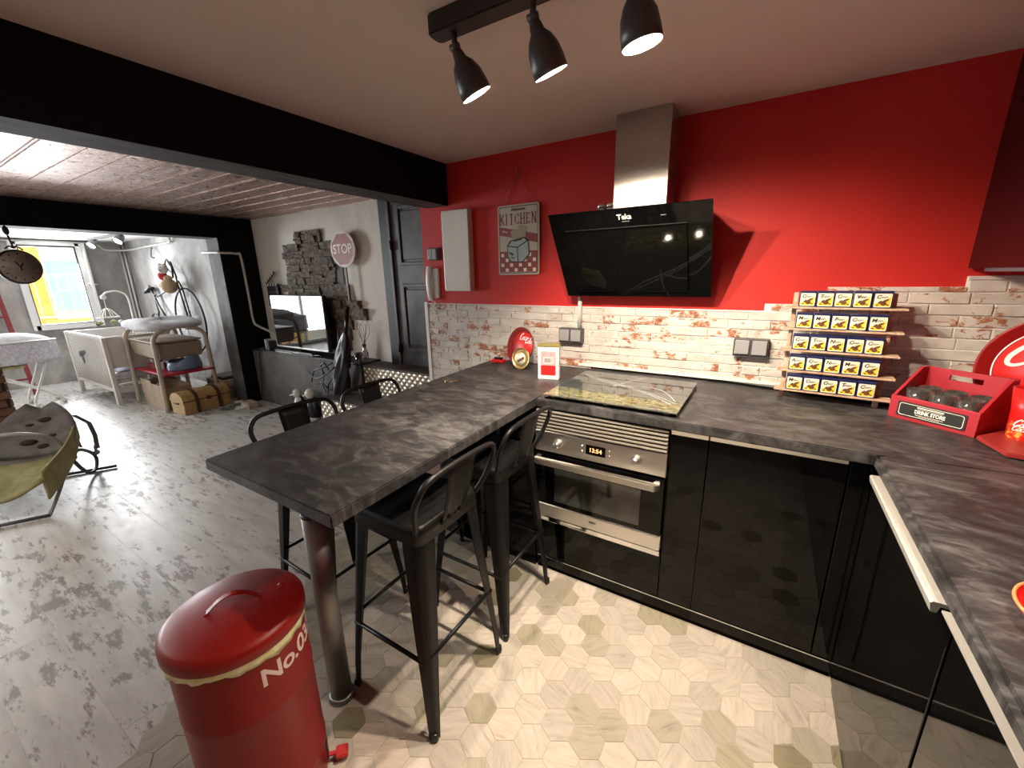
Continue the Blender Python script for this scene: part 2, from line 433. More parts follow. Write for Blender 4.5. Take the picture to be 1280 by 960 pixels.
def smooth_path(pts, n=6):
    pts = [V(*p) for p in pts]; out = []
    for i in range(len(pts)-1):
        p0, p1, p2, p3 = pts[max(i-1, 0)], pts[i], pts[i+1], pts[min(i+2, len(pts)-1)]
        for k in range(n):
            t = k/n
            out.append(.5*((2*p1)+(p2-p0)*t+(2*p0-5*p1+4*p2-p3)*t*t+(3*p1-p0-3*p2+p3)*t**3))
    out.append(pts[-1]); return out
def rrect(w_, h, r, n=4):
    out = []
    for cx, cy, a in ((w_/2-r, h/2-r, 0), (-w_/2+r, h/2-r, PI/2), (-w_/2+r, -h/2+r, PI), (w_/2-r, -h/2+r, 1.5*PI)):
        for k in range(n+1): out.append((cx+r*math.cos(a+PI/2*k/n), cy+r*math.sin(a+PI/2*k/n)))
    return out
def ribbon(b, pts, widths, mat4, z=.001):
    """flat pen stroke in the xy plane of mat4"""
    pts = [V(p[0], p[1], 0) for p in pts]; L = []; R_ = []
    for i, p in enumerate(pts):
        t = (pts[min(i+1, len(pts)-1)]-pts[max(i-1, 0)]).normalized(); nn = V(-t.y, t.x, 0)
        L.append(b.bm.verts.new(mat4 @ (p+nn*widths[i]/2+V(0, 0, z)))); R_.append(b.bm.verts.new(mat4 @ (p-nn*widths[i]/2+V(0, 0, z))))
    for i in range(len(pts)-1):
        f = b.bm.faces.new((L[i], R_[i], R_[i+1], L[i+1])); f.material_index = b.mi
def pen(pts, n=6): return [(p.x, p.y) for p in smooth_path([(x, y, 0) for x, y in pts], n)]
def script_word(b, word, mat4, s, z=.001, wd=.13):
    """flowing script letters C o c a - l from pen strokes; s = x-height"""
    G = {'C': ([(.95, 1.55), (1.05, 1.8), (.75, 1.95), (.3, 1.5), (.0, .7), (.1, .1), (.5, -.05), (1.0, .25), (1.25, .5)], 1.05),
         'o': ([(.35, .95), (.05, .6), (.1, .1), (.4, .0), (.65, .4), (.55, .85), (.3, .95), (.6, .8), (.95, .75)], .75),
         'c': ([(.6, .85), (.35, .95), (.08, .6), (.1, .1), (.4, .0), (.75, .3), (.85, .4)], .7),
         'a': ([(.6, .8), (.35, .95), (.06, .6), (.08, .1), (.35, .0), (.6, .5), (.65, .9), (.6, .2), (.75, .0), (1., .3)], .85),
         'l': ([(.0, .3), (.35, 1.2), (.5, 1.9), (.3, 2.0), (.15, 1.2), (.15, .2), (.35, .0), (.6, .3)], .5),
         '-': ([(.0, .5), (.35, .55)], .5)}
    x = 0
    for ch in word:
        pts, adv = G[ch]
        pp = pen([((px+x+.28*py)*s, py*s) for px, py in pts], 5)
        ws = [s*wd*(.7+.9*abs(math.sin(PI*i/(len(pp)-1)))) * (1.5 if ch == 'C' else 1) for i in range(len(pp))]
        ribbon(b, pp, ws, mat4, z); x += adv
    return x*s
# ================================================================ THE SETTING
FAR, YB, YW, YR = -9.2, 2.72, 2.82, 2.34       # far window wall, bicycle wall, pale wall, red wall
def build_floor():
    b = B(); b.box(-9.5, 1.2, -2.7, 2.9, -.08, -.0016)
    fl = struct('floor', b, 'grout')
    # hexagonal tiles of the kitchen side
    W_ = .1035; RR = W_/math.sqrt(3); DY = W_*.866
    def bound(y): return -1.60 - max(0, y-.25)*.36
    me = None; near = []; rest = []
    for j in range(-26, 12):
        for i in range(-25, 12):
            x = -.075+i*W_+(W_/2 if j % 2 else 0); y = 1.409+j*DY
            if x < bound(y) or x > 1.05 or y > 2.0 or y < -1.8: continue
            vis = (x < .42 and y > .05 and y < 1.7)
            hide = (y > 1.66) or (x > .40)
            (near if vis and not hide else rest).append((x, y))
    near.sort(key=lambda p: math.hypot(p[0]+.3, p[1]-.9))
    rest += near[300:]; near = near[:300]
    def hexv(r): return [(r*math.cos(PI/6+k*PI/3), r*math.sin(PI/6+k*PI/3)) for k in range(6)]
    b = B(); r0 = RR-.0014
    lo = [b.bm.verts.new((x, y, -.006)) for x, y in hexv(r0)]; mi = [b.bm.verts.new((x, y, -.0007)) for x, y in hexv(r0)]; hi = [b.bm.verts.new((x, y, 0)) for x, y in hexv(r0-.0007)]
    for k in range(6):
        b.bm.faces.new((lo[k], lo[(k+1) % 6], mi[(k+1) % 6], mi[k])); b.bm.faces.new((mi[k], mi[(k+1) % 6], hi[(k+1) % 6], hi[k]))
    b.bm.faces.new(hi)
    me = b.mesh('hex_tile'); me.materials.append(MT['hex'])
    for x, y in near:
        o = bpy.data.objects.new('hex_tile', me); COL.objects.link(o); o.parent = fl; o.location = (x, y, 0)
    b = B()
    for x, y in rest:
        vs = [b.bm.verts.new((x+p, y+q, 0)) for p, q in hexv(r0)]; ws = [b.bm.verts.new((x+p, y+q, -.006)) for p, q in hexv(r0)]
        b.bm.faces.new(vs)
        for k in range(6): b.bm.faces.new((vs[k], vs[(k+1) % 6], ws[(k+1) % 6], ws[k]))
    obj('hex_tile_field', b, 'hex', fl, kind='stuff')
    # whitewashed boards of the living side, laid along x; the ones at the border follow the tiles
    pw, pl = .192, 1.28
    j = 0; y = -2.5
    while y < 2.8:
        y1 = min(y+pw, 2.8); off = (j*.47) % pl; x = FAR-off
        while x < -1.3:
            x0 = max(x, FAR); x1 = x+pl
            ym = (y+y1)/2
            def lim(yy):   # saw-tooth edge along the hexagons
                k = round((yy-1.409)/DY); return bound(1.409+k*DY)
            if x0 < bound(ym)+.03 and x1 > FAR:
                b = B()
                b.box(x0+.0005, min(x1-.0005, bound(y)+.07), y+.0005, y1-.0005, -.006, -.0005)   # slips under the first tiles
                obj('floor_plank', b, 'plank', fl)
            x += pl
        y = y1; j += 1
    return fl
build_floor()

def build_shell():
    b = B(); b.box(-2.12, 1.2, -1.95, 2.5, 2.2, 2.3); struct('ceiling', b, 'ceil')
    # living-room ceiling of pressed tin sheets
    b = B(); b.box(-5.65, -2.0, -2.7, 2.9, 2.185, 2.3); cl = struct('ceiling', b, 'black_matt')
    tw, tl = .525, .545
    for i in range(6):
        for j in range(10):
            x0 = -5.35+i*tl; y0 = 2.82-(j+1)*tw; x1 = min(x0+tl, -2.10)
            b = B(); b.box(x0+.001, x1-.001, y0+.001, y0+tw-.001, 2.172, 2.185)
            for k in range(4): b.box(x0+.004, x1-.004, y0+.004+k*.169, y0+.012+k*.169, 2.1675, 2.172)
            obj('tin_ceiling_sheet', b, 'tin_ceiling', cl)
    b = B(); b.box(-9.4, -5.36, -2.7, 2.9, 2.12, 2.3); struct('ceiling', b, 'white_ceil')
    # red wall with its return towards the door
    b = B(); b.box(-2.19, 1.0, YR, 2.82, -.02, 2.3); wr = struct('wall_back', b, 'red_wall')
    # whitewashed brick slips
    b = B(); b.box(-2.165, .999, YR-.007, YR+.001, .60, 1.28); b.box(-.01, .999, YR-.007, YR+.001, 1.28, 1.322); b.box(.30, .999, YR-.007, YR+.001, 1.3, 1.40); b.box(.655, .999, YR-.007, YR+.001, 1.4, 1.44)
    obj('mortar_bed', b, 'white_print', wr)
    rh = .0455; bl = .1825
    def top(x): return 1.283 if x < -.01 else (1.325 if x < .30 else (1.402 if x < .655 else 1.443))
    z = .605; r = 0
    while z < 1.44:
        off = (0 if r % 2 else .5)*bl + rnd.uniform(-.012, .012)
        x = -2.165-off
        while x < 1.0:
            x0, x1 = max(x, -2.165), min(x+bl, .998)
            split = rnd.random() < .22 and x1-x0 > .15
            for (a, c) in (((x0, x0+(x1-x0)*.42), (x0+(x1-x0)*.42, x1)) if split else ((x0, x1),)):
                zt = min(z+rh, top((a+c)/2))
                if c-a < .02 or zt-z < .012 or (z+rh < .915 and a > -1.5): continue
                b = B(); pr = rnd.uniform(.011, .0155)
                b.box(a+.002, c-.002, YR-pr, YR-.004, z+.002, zt-.002, .0022, 1)
                obj('brick', b, 'brick', wr)
            x += bl
        z += rh; r += 1
    b = B(); b.box(-2.197, -2.165, YR-.018, YR+.002, .40, 1.297, .003); b.box(-2.19, -.01, YR-.016, YR, 1.283, 1.289)
    struct('trim_1', b, 'white')
    # kitchen side walls out of frame
    b = B(); b.box(1.0, 1.2, -1.95, 2.5, -.02, 2.3); struct('wall_right', b, 'red_wall')
    b = B(); b.box(-1.9, 1.2, -1.95, -1.8, -.02, 2.3); b.box(-2.0, -1.9, -2.7, -1.8, -.02, 2.3); b.box(-9.4, -1.95, -2.7, -2.5, -.02, 2.3); struct('wall_front', b, 'white_wall')
    # pale wall behind the stairs, bicycle wall
    b = B(); b.box(-5.5, -2.185, YW, 2.95, -.02, 2.3); ww = struct('wall_back', b, 'white_wall')
    b = B(); b.box(-9.4, -5.5, YB, 2.95, -.02, 2.3); struct('wall_back', b, 'concrete')
    # far wall with two openings
    b = B()
    for (y0, y1, z0, z1) in ((-2.7, -1.25, -.02, 2.3), (-1.25, .50, -.02, .03), (-1.25, .50, 2.1, 2.3), (.50, 1.5, -.02, 2.3), (1.5, 2.19, -.02, .84), (1.5, 2.19, 2.06, 2.3), (2.19, 2.9, -.02, 2.3)):
        b.box(-9.45, FAR, y0, y1, z0, z1)
    struct('wall_left', b, 'concrete')
    # black beam between kitchen and living room: black side, smoky underside
    b = B(); b.box(-2.125, -1.93, -1.8, YR+.001, 1.942, 2.2); m = b
    bm = m.bm; bm.faces.ensure_lookup_table()
    for f in bm.faces:
        f.normal_update(); f.material_index = 1 if f.normal.z < -.5 else 0
    struct('trim_2', m, ['beam', 'beam_under'])
    # second beam and its stub column
    b = B(); b.box(-5.62, -5.35, -2.5, 2.43, 1.945, 2.2); b.box(-5.62, -5.35, 2.42, YW, -.01, 2.2)
    bm = b.bm
    for f in bm.faces:
        f.normal_update(); f.material_index = 1 if (f.normal.y < -.5 or f.normal.z < -.5) else 0
    struct('trim_3', b, ['beam', 'beam_under'])
    # low wall under the television, steps clad in tread plate
    b = B(); b.box(-5.35, -3.34, 2.58, YW, 0, .645); lw = struct('wall_low', b, 'dark_concrete')
    b = B(); b.box(-5.35, -3.33, 2.57, YW, .645, .667, .003); obj('ledge_slab', b, 'black_matt', lw)
    b = B(); b.box(-3.34, -2.19, 2.60, YW, 0, .632); st = struct('trim_4', b, 'dark_concrete')
    b = B(); b.box(-3.33, -2.19, 2.588, YW, .632, .652, .002); obj('tread', b, 'dark_concrete', st)
    b = B(); b.box(-3.325, -2.19, 2.592, 2.60, .36, .632); obj('riser_plate', b, 'diamond', st)
    b = B(); b.box(-3.345, -3.325, 2.575, 2.60, .0, .645); obj('corner_post', b, 'black_matt', st)
    b = B(); b.box(-3.68, -2.25, 2.33, 2.58, 0, .328); s2 = struct('trim_5', b, 'dark_concrete')
    b = B(); b.box(-3.69, -2.24, 2.315, 2.58, .328, .345, .002); obj('tread', b, 'dark_concrete', s2)
    b = B(); b.box(-3.68, -2.25, 2.32, 2.33, .0, .328); obj('riser_plate', b, 'diamond', s2)
    # baseboards
    b = B(); b.box(-9.19, -5.62, YB-.012, YB, 0, .07); struct('baseboard_back', b, 'concrete')
    b = B(); b.box(FAR, FAR+.012, .50, YB, 0, .08); struct('baseboard_left', b, 'concrete')
    return ww
WW = build_shell()

def build_door():
    b = B(); b.box(-3.13, -3.0, YW-.03, YW, .652, 2.18, .004); b.box(-3.0, -2.25, YW-.03, YW, 2.1, 2.18)
    b2 = B(); b2.box(-3.0, -2.22, YW-.022, YW, .655, 2.12)
    d = struct('door_1', b2, 'door')
    obj('door_frame', b, 'black_matt', d)
    b = B(); b.box(-3.015, -2.985, YW-.045, YW-.02, .655, 2.14, .004); obj('door_edge_strip', b, 'door', d)
    for (z0, z1) in ((1.58, 2.09), (.80, 1.42)):
        b = B()
        x0, x1 = -2.90, -2.30
        for (a, c, e, f) in ((x0, x0+.03, z0, z1), (x1-.03, x1, z0, z1), (x0+.03, x1-.03, z1-.03, z1), (x0+.03, x1-.03, z0, z0+.03)):
            b.box(a, c, YW-.04, YW-.02, e, f, .005)
        b.box(x0+.05, x1-.05, YW-.034, YW-.02, z0+.05, z1-.05, .008)
        obj('door_panel', b, 'door', d)
    b = B(); b.tube([(-2.98, YW-.055, 1.72), (-2.98, YW-.055, 1.80)], .012); obj('hinge', b, 'black_plastic', d)
    b = B(); b.tube([(-2.98, YW-.055, .78), (-2.98, YW-.055, .86)], .012); obj('hinge', b, 'black_plastic', d)
build_door()

def build_window():
    y0, y1, z0, z1 = 1.5, 2.19, .84, 2.06
    b = B(); x0, x1 = FAR-.02, FAR+.035
    for (a, c, e, f) in ((y0-.03, y0+.05, z0-.03, z1+.03), (y1-.05, y1+.03, z0-.03, z1+.03), (y0, y1, z1-.03, z1+.03), (y0, y1, z0-.03, z0+.045)):
        b.box(x0, x1, a, c, e, f, .004)
    wn = struct('window_1', b, 'white')
    b = B()
    for (a, c, e, f) in ((y0+.05, y0+.058, z0+.05, z1-.04), (y1-.062, y1-.05, z0+.05, z1-.04), (y0+.05, y1-.05, z1-.05, z1-.03), (y0+.05, y1-.05, z0+.045, z0+.055)):
        b.box(FAR, FAR+.04, a, c, e, f)
    obj('gasket', b, 'black_matt', wn)
    b = B(); b.box(FAR-.01, FAR-.005, y0+.05, y1-.05, z0+.05, z1-.05); obj('pane', b, 'window_glass', wn)
    b = B(); b.box(FAR+.03, FAR+.11, y1+.015, y1+.045, z0-.02, z1+.02, .004); obj('open_sash', b, 'white', wn)
    b = B(); b.box(FAR+.035, FAR+.055, y1-.02, y1-.005, 1.42, 1.5, .003); b.tube([(FAR+.05, y1-.012, 1.47), (FAR+.075, y1-.012, 1.47), (FAR+.08, y1+.09, 1.46)], .008); obj('window_handle', b, 'white', wn)
    b = B(); b.box(FAR-.12, FAR-.02, y0, y1, z0-.02, z0+.03); obj('window_sill', b, 'white', wn)
    # wide glazed door further along the same wall, out of frame
    y0, y1, z0, z1 = -1.25, .50, .03, 2.1
    b = B()
    for (a, c, e, f) in ((y0, y0+.07, z0, z1), (y1-.07, y1, z0, z1), (-.40, -.33, z0, z1), (y0, y1, z1-.07, z1), (y0, y1, z0, z0+.05)):
        b.box(FAR-.02, FAR+.03, a, c, e, f, .004)
    w2 = struct('window_2', b, 'white')
    b = B(); b.box(FAR-.01, FAR-.005, y0+.05, y1-.05, z0+.05, z1-.05); obj('pane', b, 'window_glass', w2)
    # the balcony rail and the houses across the street
    t = thing('balcony_railing', 'pale iron railing of upright bars just outside the window', 'railing', (FAR-.9, 0, 0))
    b = B(); b.tube([(0, -2, 1.62), (0, 3.4, 1.62)], .013); b.tube([(0, -2, .95), (0, 3.4, .95)], .013); obj('rail', b, 'iron_white', t)
    me = None
    for k in range(42):
        if me is None:
            b = B(); b.tube([(0, 0, .95), (0, 0, 1.62)], .006, 6); me = b.mesh('bar'); me.materials.append(MT['iron_white'])
        o = bpy.data.objects.new('bar', me); COL.objects.link(o); o.parent = t; o.location = (0, -2+k*.13, 0)
    h = thing('house', 'sunlit orange and yellow house front with a pale blue window across the street', 'building', (-14.5, 2, -3))
    b = B(); b.box(-.5, 0, -9, .15, 0, 9); obj('wall', b, 'yellow_wall', h)
    b = B(); b.box(-.5, .02, .15, .75, 0, 9); obj('wall', b, 'orange_wall', h)
    b = B(); b.box(-.5, 0, .75, 9, 0, 9); obj('wall', b, 'yellow_wall', h)
    b = B(); b.box(-.02, .06, -5.7, -4.1, 1.9, 3.2); obj('wall_panel', b, 'orange_wall', h)
    b = B(); b.box(-.02, .05, .80, 1.42, 3.85, 5.0); wf = obj('window', b, 'blue_shutter', h)
    b = B(); b.box(.04, .055, .86, 1.36, 4.3, 4.95); obj('pane', b, M('pale_blue_pane', (.34, .46, .58), .3), wf)
    b = B(); b.box(-.02, .3, .5, 2.4, 3.55, 3.65); obj('balcony_floor', b, 'orange_wall', h)
    b = B(); b.box(-1, 5, -12, 12, -.2, 0)
    b = B(); b.box(-20, -9.6, -12, 14, -3.2, -3.0); struct('ground', b, 'concrete')
build_window()

# ================================================================ KITCHEN CABINETS AND WORKTOPS
ZT = .92; TH = .038
def slab_bm(pts, z1=ZT, th=TH, bev=.004):
    b = B(); b.prism([(x, y, z1-th) for x, y in pts], (0, 0, th), bev); return b
def build_worktops():
    t = thing('breakfast_bar', 'long dark slate-look breakfast bar on a round steel leg', 'table', (-1.16, .55, 0))
    def L(p): return [(x+1.16, y-.55) for x, y in p]
    b = slab_bm(L([(-1.492, .514), (-.842, .512), (-.869, 1.606), (-.872, 2.320), (-1.572, 2.320)]))
    obj('tabletop', b, 'counter', t)
    b = B(); b.tube([(.0+.0, .1, 0), (.0, .1, .75)], .036, 24); b.tube([(0, .1, .75), (0, .1, .88)], .031, 24); obj('leg', b, 'steel_leg', t)
    b = B(); b.lathe([(.045, 0), (.045, .012), (.037, .02)], 24, (0, .1, 0)); obj('foot_cap', b, 'steel_leg', t)
    b = B(); b.lathe([(.034, .745), (.0385, .752), (.034, .76)], 24, (0, .1, 0)); obj('collar', b, 'black_plastic', t)
    b = B(); b.box(-.003-.842+1.16, .0015-.842+1.16, .512-.55+.01, .512-.55+.9, .9165, .9195); 
    c = slab_bm([(-.867, 1.606), (.335, 1.578), (.345, 1.580)]+[(.985, 1.625), (.985, 2.10), (.45, 2.19), (-.16, 2.318), (-.867, 2.325)])
    tag(obj('worktop', c, 'counter'), 'slate-look worktop along the brick wall holding the hob', 'worktop')
    c = slab_bm([(.346, 1.573), (.337, 1.562), (.336, -.6), (.985, -.6), (.985, 1.617), (.37, 1.575)], ZT+.002, TH+.002, .011)
    tag(obj('worktop', c, 'counter'), 'slate-look worktop running towards the viewer on the right', 'worktop')
    # black upstand between worktop and bricks
    b = B(); b.prism([(-.872, 2.326, ZT), (-.16, 2.319, ZT), (.45, 2.191, ZT), (.985, 2.101, ZT), (.985, 2.331, ZT), (-.872, 2.331, ZT)], (0, 0, .012)); struct('trim_6', b, 'black_gloss')
    b = B(); b.box(-.95, .1, 2.316, 2.328, ZT+.012, ZT+.026); struct('trim_7', b, 'white')
build_worktops()

def handle_profile(t, x0, x1, y, z, name='handle'):
    b = B(); b.prism([(x0, y-.002, z), (x0, y-.024, z), (x0, y-.026, z-.004), (x0, y-.022, z-.022), (x0, y-.016, z-.022), (x0, y-.014, z-.006), (x0, y-.002, z-.006)], (x1-x0, 0, 0)); return obj(name, b, 'alu', t)
def build_cabinets():
    Y0 = 1.62
    # under the breakfast bar
    t = thing('base_cabinet', 'black gloss base cabinet under the far end of the breakfast bar', 'cabinet', (-1.19, 1.97, 0))
    b = B(); b.box(-.30, .318, -.33, .34, .03, .879); obj('body', b, 'black_matt', t)
    b = B(); b.box(-.31, .31, -.35, -.331, .09, .86, .002); obj('door', b, 'black_gloss', t)
    b = B(); b.box(-.30, .31, -.345, -.32, .0, .085); obj('plinth', b, 'black_gloss', t)
    b = B(); b.box(-.316, -.310, -.345, .0, .03, .879); obj('edge_strip', b, 'grey_plastic', t)
    # oven housing
    t = thing('base_cabinet', 'black gloss oven housing cabinet below the stainless oven', 'cabinet', (-.566, 1.97, 0))
    b = B(); b.box(-.301, .301, -.33, .34, .085, .30); b.box(-.301, -.297, -.33, .34, .3, .88); b.box(.297, .301, -.33, .34, .3, .88); obj('body', b, 'black_matt', t)
    b = B(); b.box(-.300, .300, -.350, -.331, .085, .305, .002); obj('drawer_front', b, 'black_gloss', t)
    t = thing('base_cabinet', 'narrow black gloss cabinet just right of the oven', 'cabinet', (-.195, 1.97, 0))
    b = B(); b.box(-.068, .068, -.33, .34, .085, .88); obj('body', b, 'black_matt', t)
    b = B(); b.box(-.067, .068, -.350, -.331, .085, .855, .002); d = obj('door', b, 'black_gloss', t)
    handle_profile(d, -.067, .066, -.331, .879)
    t = thing('base_cabinet', 'wide black gloss cabinet between the narrow one and the corner', 'cabinet', (.10, 1.97, 0))
    b = B(); b.box(-.224, .195, -.33, .34, .085, .88); obj('body', b, 'black_matt', t)
    b = B(); b.box(-.225, .192, -.350, -.331, .085, .855, .002); d = obj('door', b, 'black_gloss', t)
    handle_profile(d, -.223, .188, -.331, .879)
    b = B(); b.box(.297, .3575, 1.625, 1.645, .085, .88, .002); tag(obj('filler_panel', b, 'black_gloss'), 'tall thin black gloss filler strip in the cabinet corner', 'panel')
    b = B(); b.box(.358, .378, 1.548, 1.66, .032, .878, .002); tag(obj('filler_panel', b, 'black_gloss'), 'thin black gloss filler at the corner end of the right-hand cabinets', 'panel')
    b = B(); b.box(-.868, .36, 1.632, 1.645, 0, .078); b.mi = 0; pl = tag(obj('plinth_board', b, 'black_gloss'), 'long black gloss plinth under the cabinets beside the oven', 'plinth')
    b = B(); b.box(-.868, .36, 1.622, 1.633, .0, .008); b.box(-.868, .36, 1.628, 1.633, .066, .071); obj('chrome_seal', b, 'chrome', pl)
    # right-hand run, fronts facing the room's left
    for (ya, yb, lab, hd) in ((.925, 1.545, 'black gloss cabinet on the right with a long pale metal handle strip', 1), (-.30, .918, 'black gloss cabinet at the lower right nearest the viewer', 0)):
        t = thing('base_cabinet', lab, 'cabinet', (.66, (ya+yb)/2, 0)); h = (yb-ya)/2
        b = B(); b.box(-.285, .32, -h, h, .05, .878); obj('body', b, 'black_matt', t)
        b = B(); b.box(-.305, -.286, -h+.002, h-.002, .032, .862, .002); d = obj('door', b, 'black_gloss', t)
        if hd:
            b = B(); b.prism([(-.287, -h+.01, .880), (-.334, -h+.01, .880), (-.338, -h+.01, .876), (-.335, -h+.01, .858), (-.326, -h+.01, .858), (-.323, -h+.01, .872), (-.287, -h+.01, .872)], (0, 2*h-.05, 0)); obj('handle', b, 'alu_white', d)
        else:
            b = B(); b.box(-.3265, -.30, -h, h, .874, .8785); obj('edge_strip', b, 'alu_white', t)
    b = B(); b.box(.374, .380, -.3, 1.545, 0, .03); tag(obj('plinth_board', b, 'black_gloss'), 'low black plinth under the right-hand cabinets', 'plinth')
    # wall cabinet upper right
    t = thing('wall_cabinet', 'dark glossy wall cabinet hanging at the upper right', 'cabinet', (.82, 1.2, 1.47))
    b = B(); b.box(-.155, .175, -.6, 1.125, .012, .71); obj('body', b, 'black_matt', t)
    for k, (a, c) in enumerate(((-.6, -.03), (-.026, .55), (.554, 1.122))):
        b = B(); b.box(-.176, -.157, a, c, 0, .71, .002); obj('door', b, 'red_reflection', t)
    b = B(); b.box(-.14, .10, -.5, 1.09, -.012, .010, .003); obj('light_strip', b, 'grey_plastic', t)
MT['red_reflection'] = M('red_reflection_lacquer', (.018, .002, .003), .22, spec=.2)  # black lacquer with the red wall's reflection painted into its colour
build_cabinets()

def build_oven():
    t = thing('oven', 'stainless steel built-in oven with two knobs and black glass door', 'oven', (-.566, 1.62, 0))
    b = B(); b.box(-.294, .294, .0, .5, .31, .773); obj('body', b, 'black_matt', t)
    b = B(); b.box(-.298, .298, -.020, .0, .672, .772, .003); cp = obj('control_panel', b, 'steel_h', t)
    b = B()
    for q in (-.178, .178):
        b2 = B(); b2.lathe([(.021, 0), (.021, .004), (.016, .008), (.0155, .030), (.012, .034), (.0, .034)], 24, mat=Matrix.Translation((q, -.020, .724)) @ Matrix.Rotation(PI/2, 4, 'X')); obj('knob', b2, 'alu', cp)
    b = B(); b.box(-.045, .045, -.0225, -.019, .702, .748, .002); dp = obj('display', b, 'black_gloss', cp)
    me = text_mesh('13:54', .027, .0003, .0002, 0, frame4((0, -.0235, .725), (1, 0, 0), (0, 0, 1))); obj('digits', me, 'digits', dp)
    for q in (-.062, .062):
        for z in (.712, .737):
            b = B(); b.lathe([(.005, 0), (.005, .004), (0, .004)], 10, mat=Matrix.Translation((q, -.020, z)) @ Matrix.Rotation(PI/2, 4, 'X')); obj('button', b, 'alu', cp)
    # door: black glass between steel bars
    b = B(); b.box(-.296, .296, -.026, -.002, .400, .660, .003); d = obj('door', b, 'black_gloss', t)
    b = B(); b.box(-.298, .298, -.030, -.002, .335, .400, .003); obj('door_trim', b, 'steel_h', d)
    b = B(); b.box(-.195, .205, -.0275, -.0255, .425, .595, .0008); obj('window', b, M('oven_window', (.03, .032, .03), .06, spec=.8), d)
    b = B(); hp = [(-.275, -.026, .640), (-.275, -.066, .640), (-.262, -.074, .640), (.262, -.074, .640), (.275, -.066, .640), (.275, -.026, .640)]
    for i in range(5):
        pass
    b.prism([(-.282, -.026, .626), (-.282, -.064, .626), (-.268, -.078, .626), (.268, -.078, .626), (.282, -.064, .626), (.282, -.026, .626), (.262, -.026, .626), (.262, -.058, .626), (-.262, -.058, .626), (-.262, -.026, .626)], (0, 0, .030), .003)
    obj('handle', b, 'steel_h', d)
    me = text_mesh('beko', .017, .0003, .0004, 0, frame4((.0, -.0312, .374), (1, 0, 0), (0, 0, 1))); obj('badge', me, 'black_print', d)
    b = B(); b.box(-.299, .299, -.028, .0, .306, .333, .004); obj('bottom_trim', b, 'chrome', t)
    # louvres between worktop and oven
    t = thing('vent_grille', 'row of thin steel louvres between worktop edge and oven panel', 'grille', (-.566, 1.62, .775))
    b = B(); b.box(-.294, .294, 0, .02, .0, .106); obj('backing', b, 'black_matt', t)
    for k in range(6):
        b = B(); b.box(-.295, .295, -.018, .0, .004+k*.017, .0125+k*.017, .0015); obj('slat', b, 'louvre', t)
MT['louvre'] = M('louvre_metal', (.72, .70, .60), .28, .7)
build_oven()

def build_hob():
    t = thing('glass_hob', 'black glass hob set flush in the worktop', 'hob', (-.545, 1.90, ZT))
    b = B(); b.box(-.29, .29, -.26, .26, 0, .006, .002); obj('glass', b, 'black_gloss', t)
    t = thing('hob_cover', 'clear printed glass cover on rubber feet lying over the hob', 'cover', (-.545, 1.90, ZT+.0062))
    # printed underside: a band of lit shoreline over dark water
    m = M('printed_glass', (.1, .1, .1), .03, spec=.9); n = NT(m)
    tc = n.n.new('ShaderNodeTexCoord'); sp = n.n.new('ShaderNodeSeparateXYZ'); n.link(tc.outputs['Object'], sp.inputs[0])
    nz = n.noise(n.coord(scale=(14, 40, 1)), 1.6, 9, .8, .6)
    sky = n.ramp(sp.outputs['Y'], [(.0, (.16, .17, .165)), (1., (.16, .17, .165))])
    ad = n.n.new('ShaderNodeMath'); ad.operation = 'MULTIPLY_ADD'; ad.inputs[1].default_value = .10; n.link(nz, ad.inputs[0]); n.link(sp.outputs['Y'], ad.inputs[2])
    band = n.ramp(ad.outputs[0], [(-.0, (0, 0, 0)), (.001, (0, 0, 0))])
    mr = n.n.new('ShaderNodeMapRange'); mr.inputs['From Min'].default_value = -.24; mr.inputs['From Max'].default_value = .24; n.link(ad.outputs[0], mr.inputs['Value'])
    sp2 = n.ramp(nz, [(.42, (.02, .015, .008)), (.50, (.13, .11, .03)), (.57, (.30, .33, .14)), (.62, (.03, .025, .012))])
    mk = n.ramp(mr.outputs[0], [(.0, (.05,)*3), (.13, (.8,)*3), (.26, (.9,)*3), (.40, (0, 0, 0))])
    n.color(n.mix(mk, (.055, .062, .06), sp2))
    b = B(); b.box(-.295, .295, -.275, .265, .010, .016, .0015); gl = obj('glass', b, m, t)
    for q in (-.25, .0, .25):
        for r in (-.24, .23):
            b = B(); b.lathe([(.014, 0), (.016, .010), (0, .010)], 14, (q, r, 0)); obj('foot', b, 'white_plastic', t)
    # etched bridge cables
    b = B()
    for pts in ([(-.27, .19), (-.12, .10), (.02, .03), (.16, -.06), (.27, -.15)], [(-.25, .16), (-.12, .075), (.02, .01), (.16, -.08), (.25, -.17)], [(-.02, .03), (.07, .06), (.15, .05), (.21, -.02), (.26, -.12)], [(-.05, .0), (-.01, .12), (.04, .22)]):
        pp = pen(pts, 4); ribbon(b, pp, [.0035]*len(pp), Matrix.Translation((0, 0, .0162)), .0003)
    obj('bridge_print', b, M('pale_print', (.62, .66, .62), .3), gl)
build_hob()

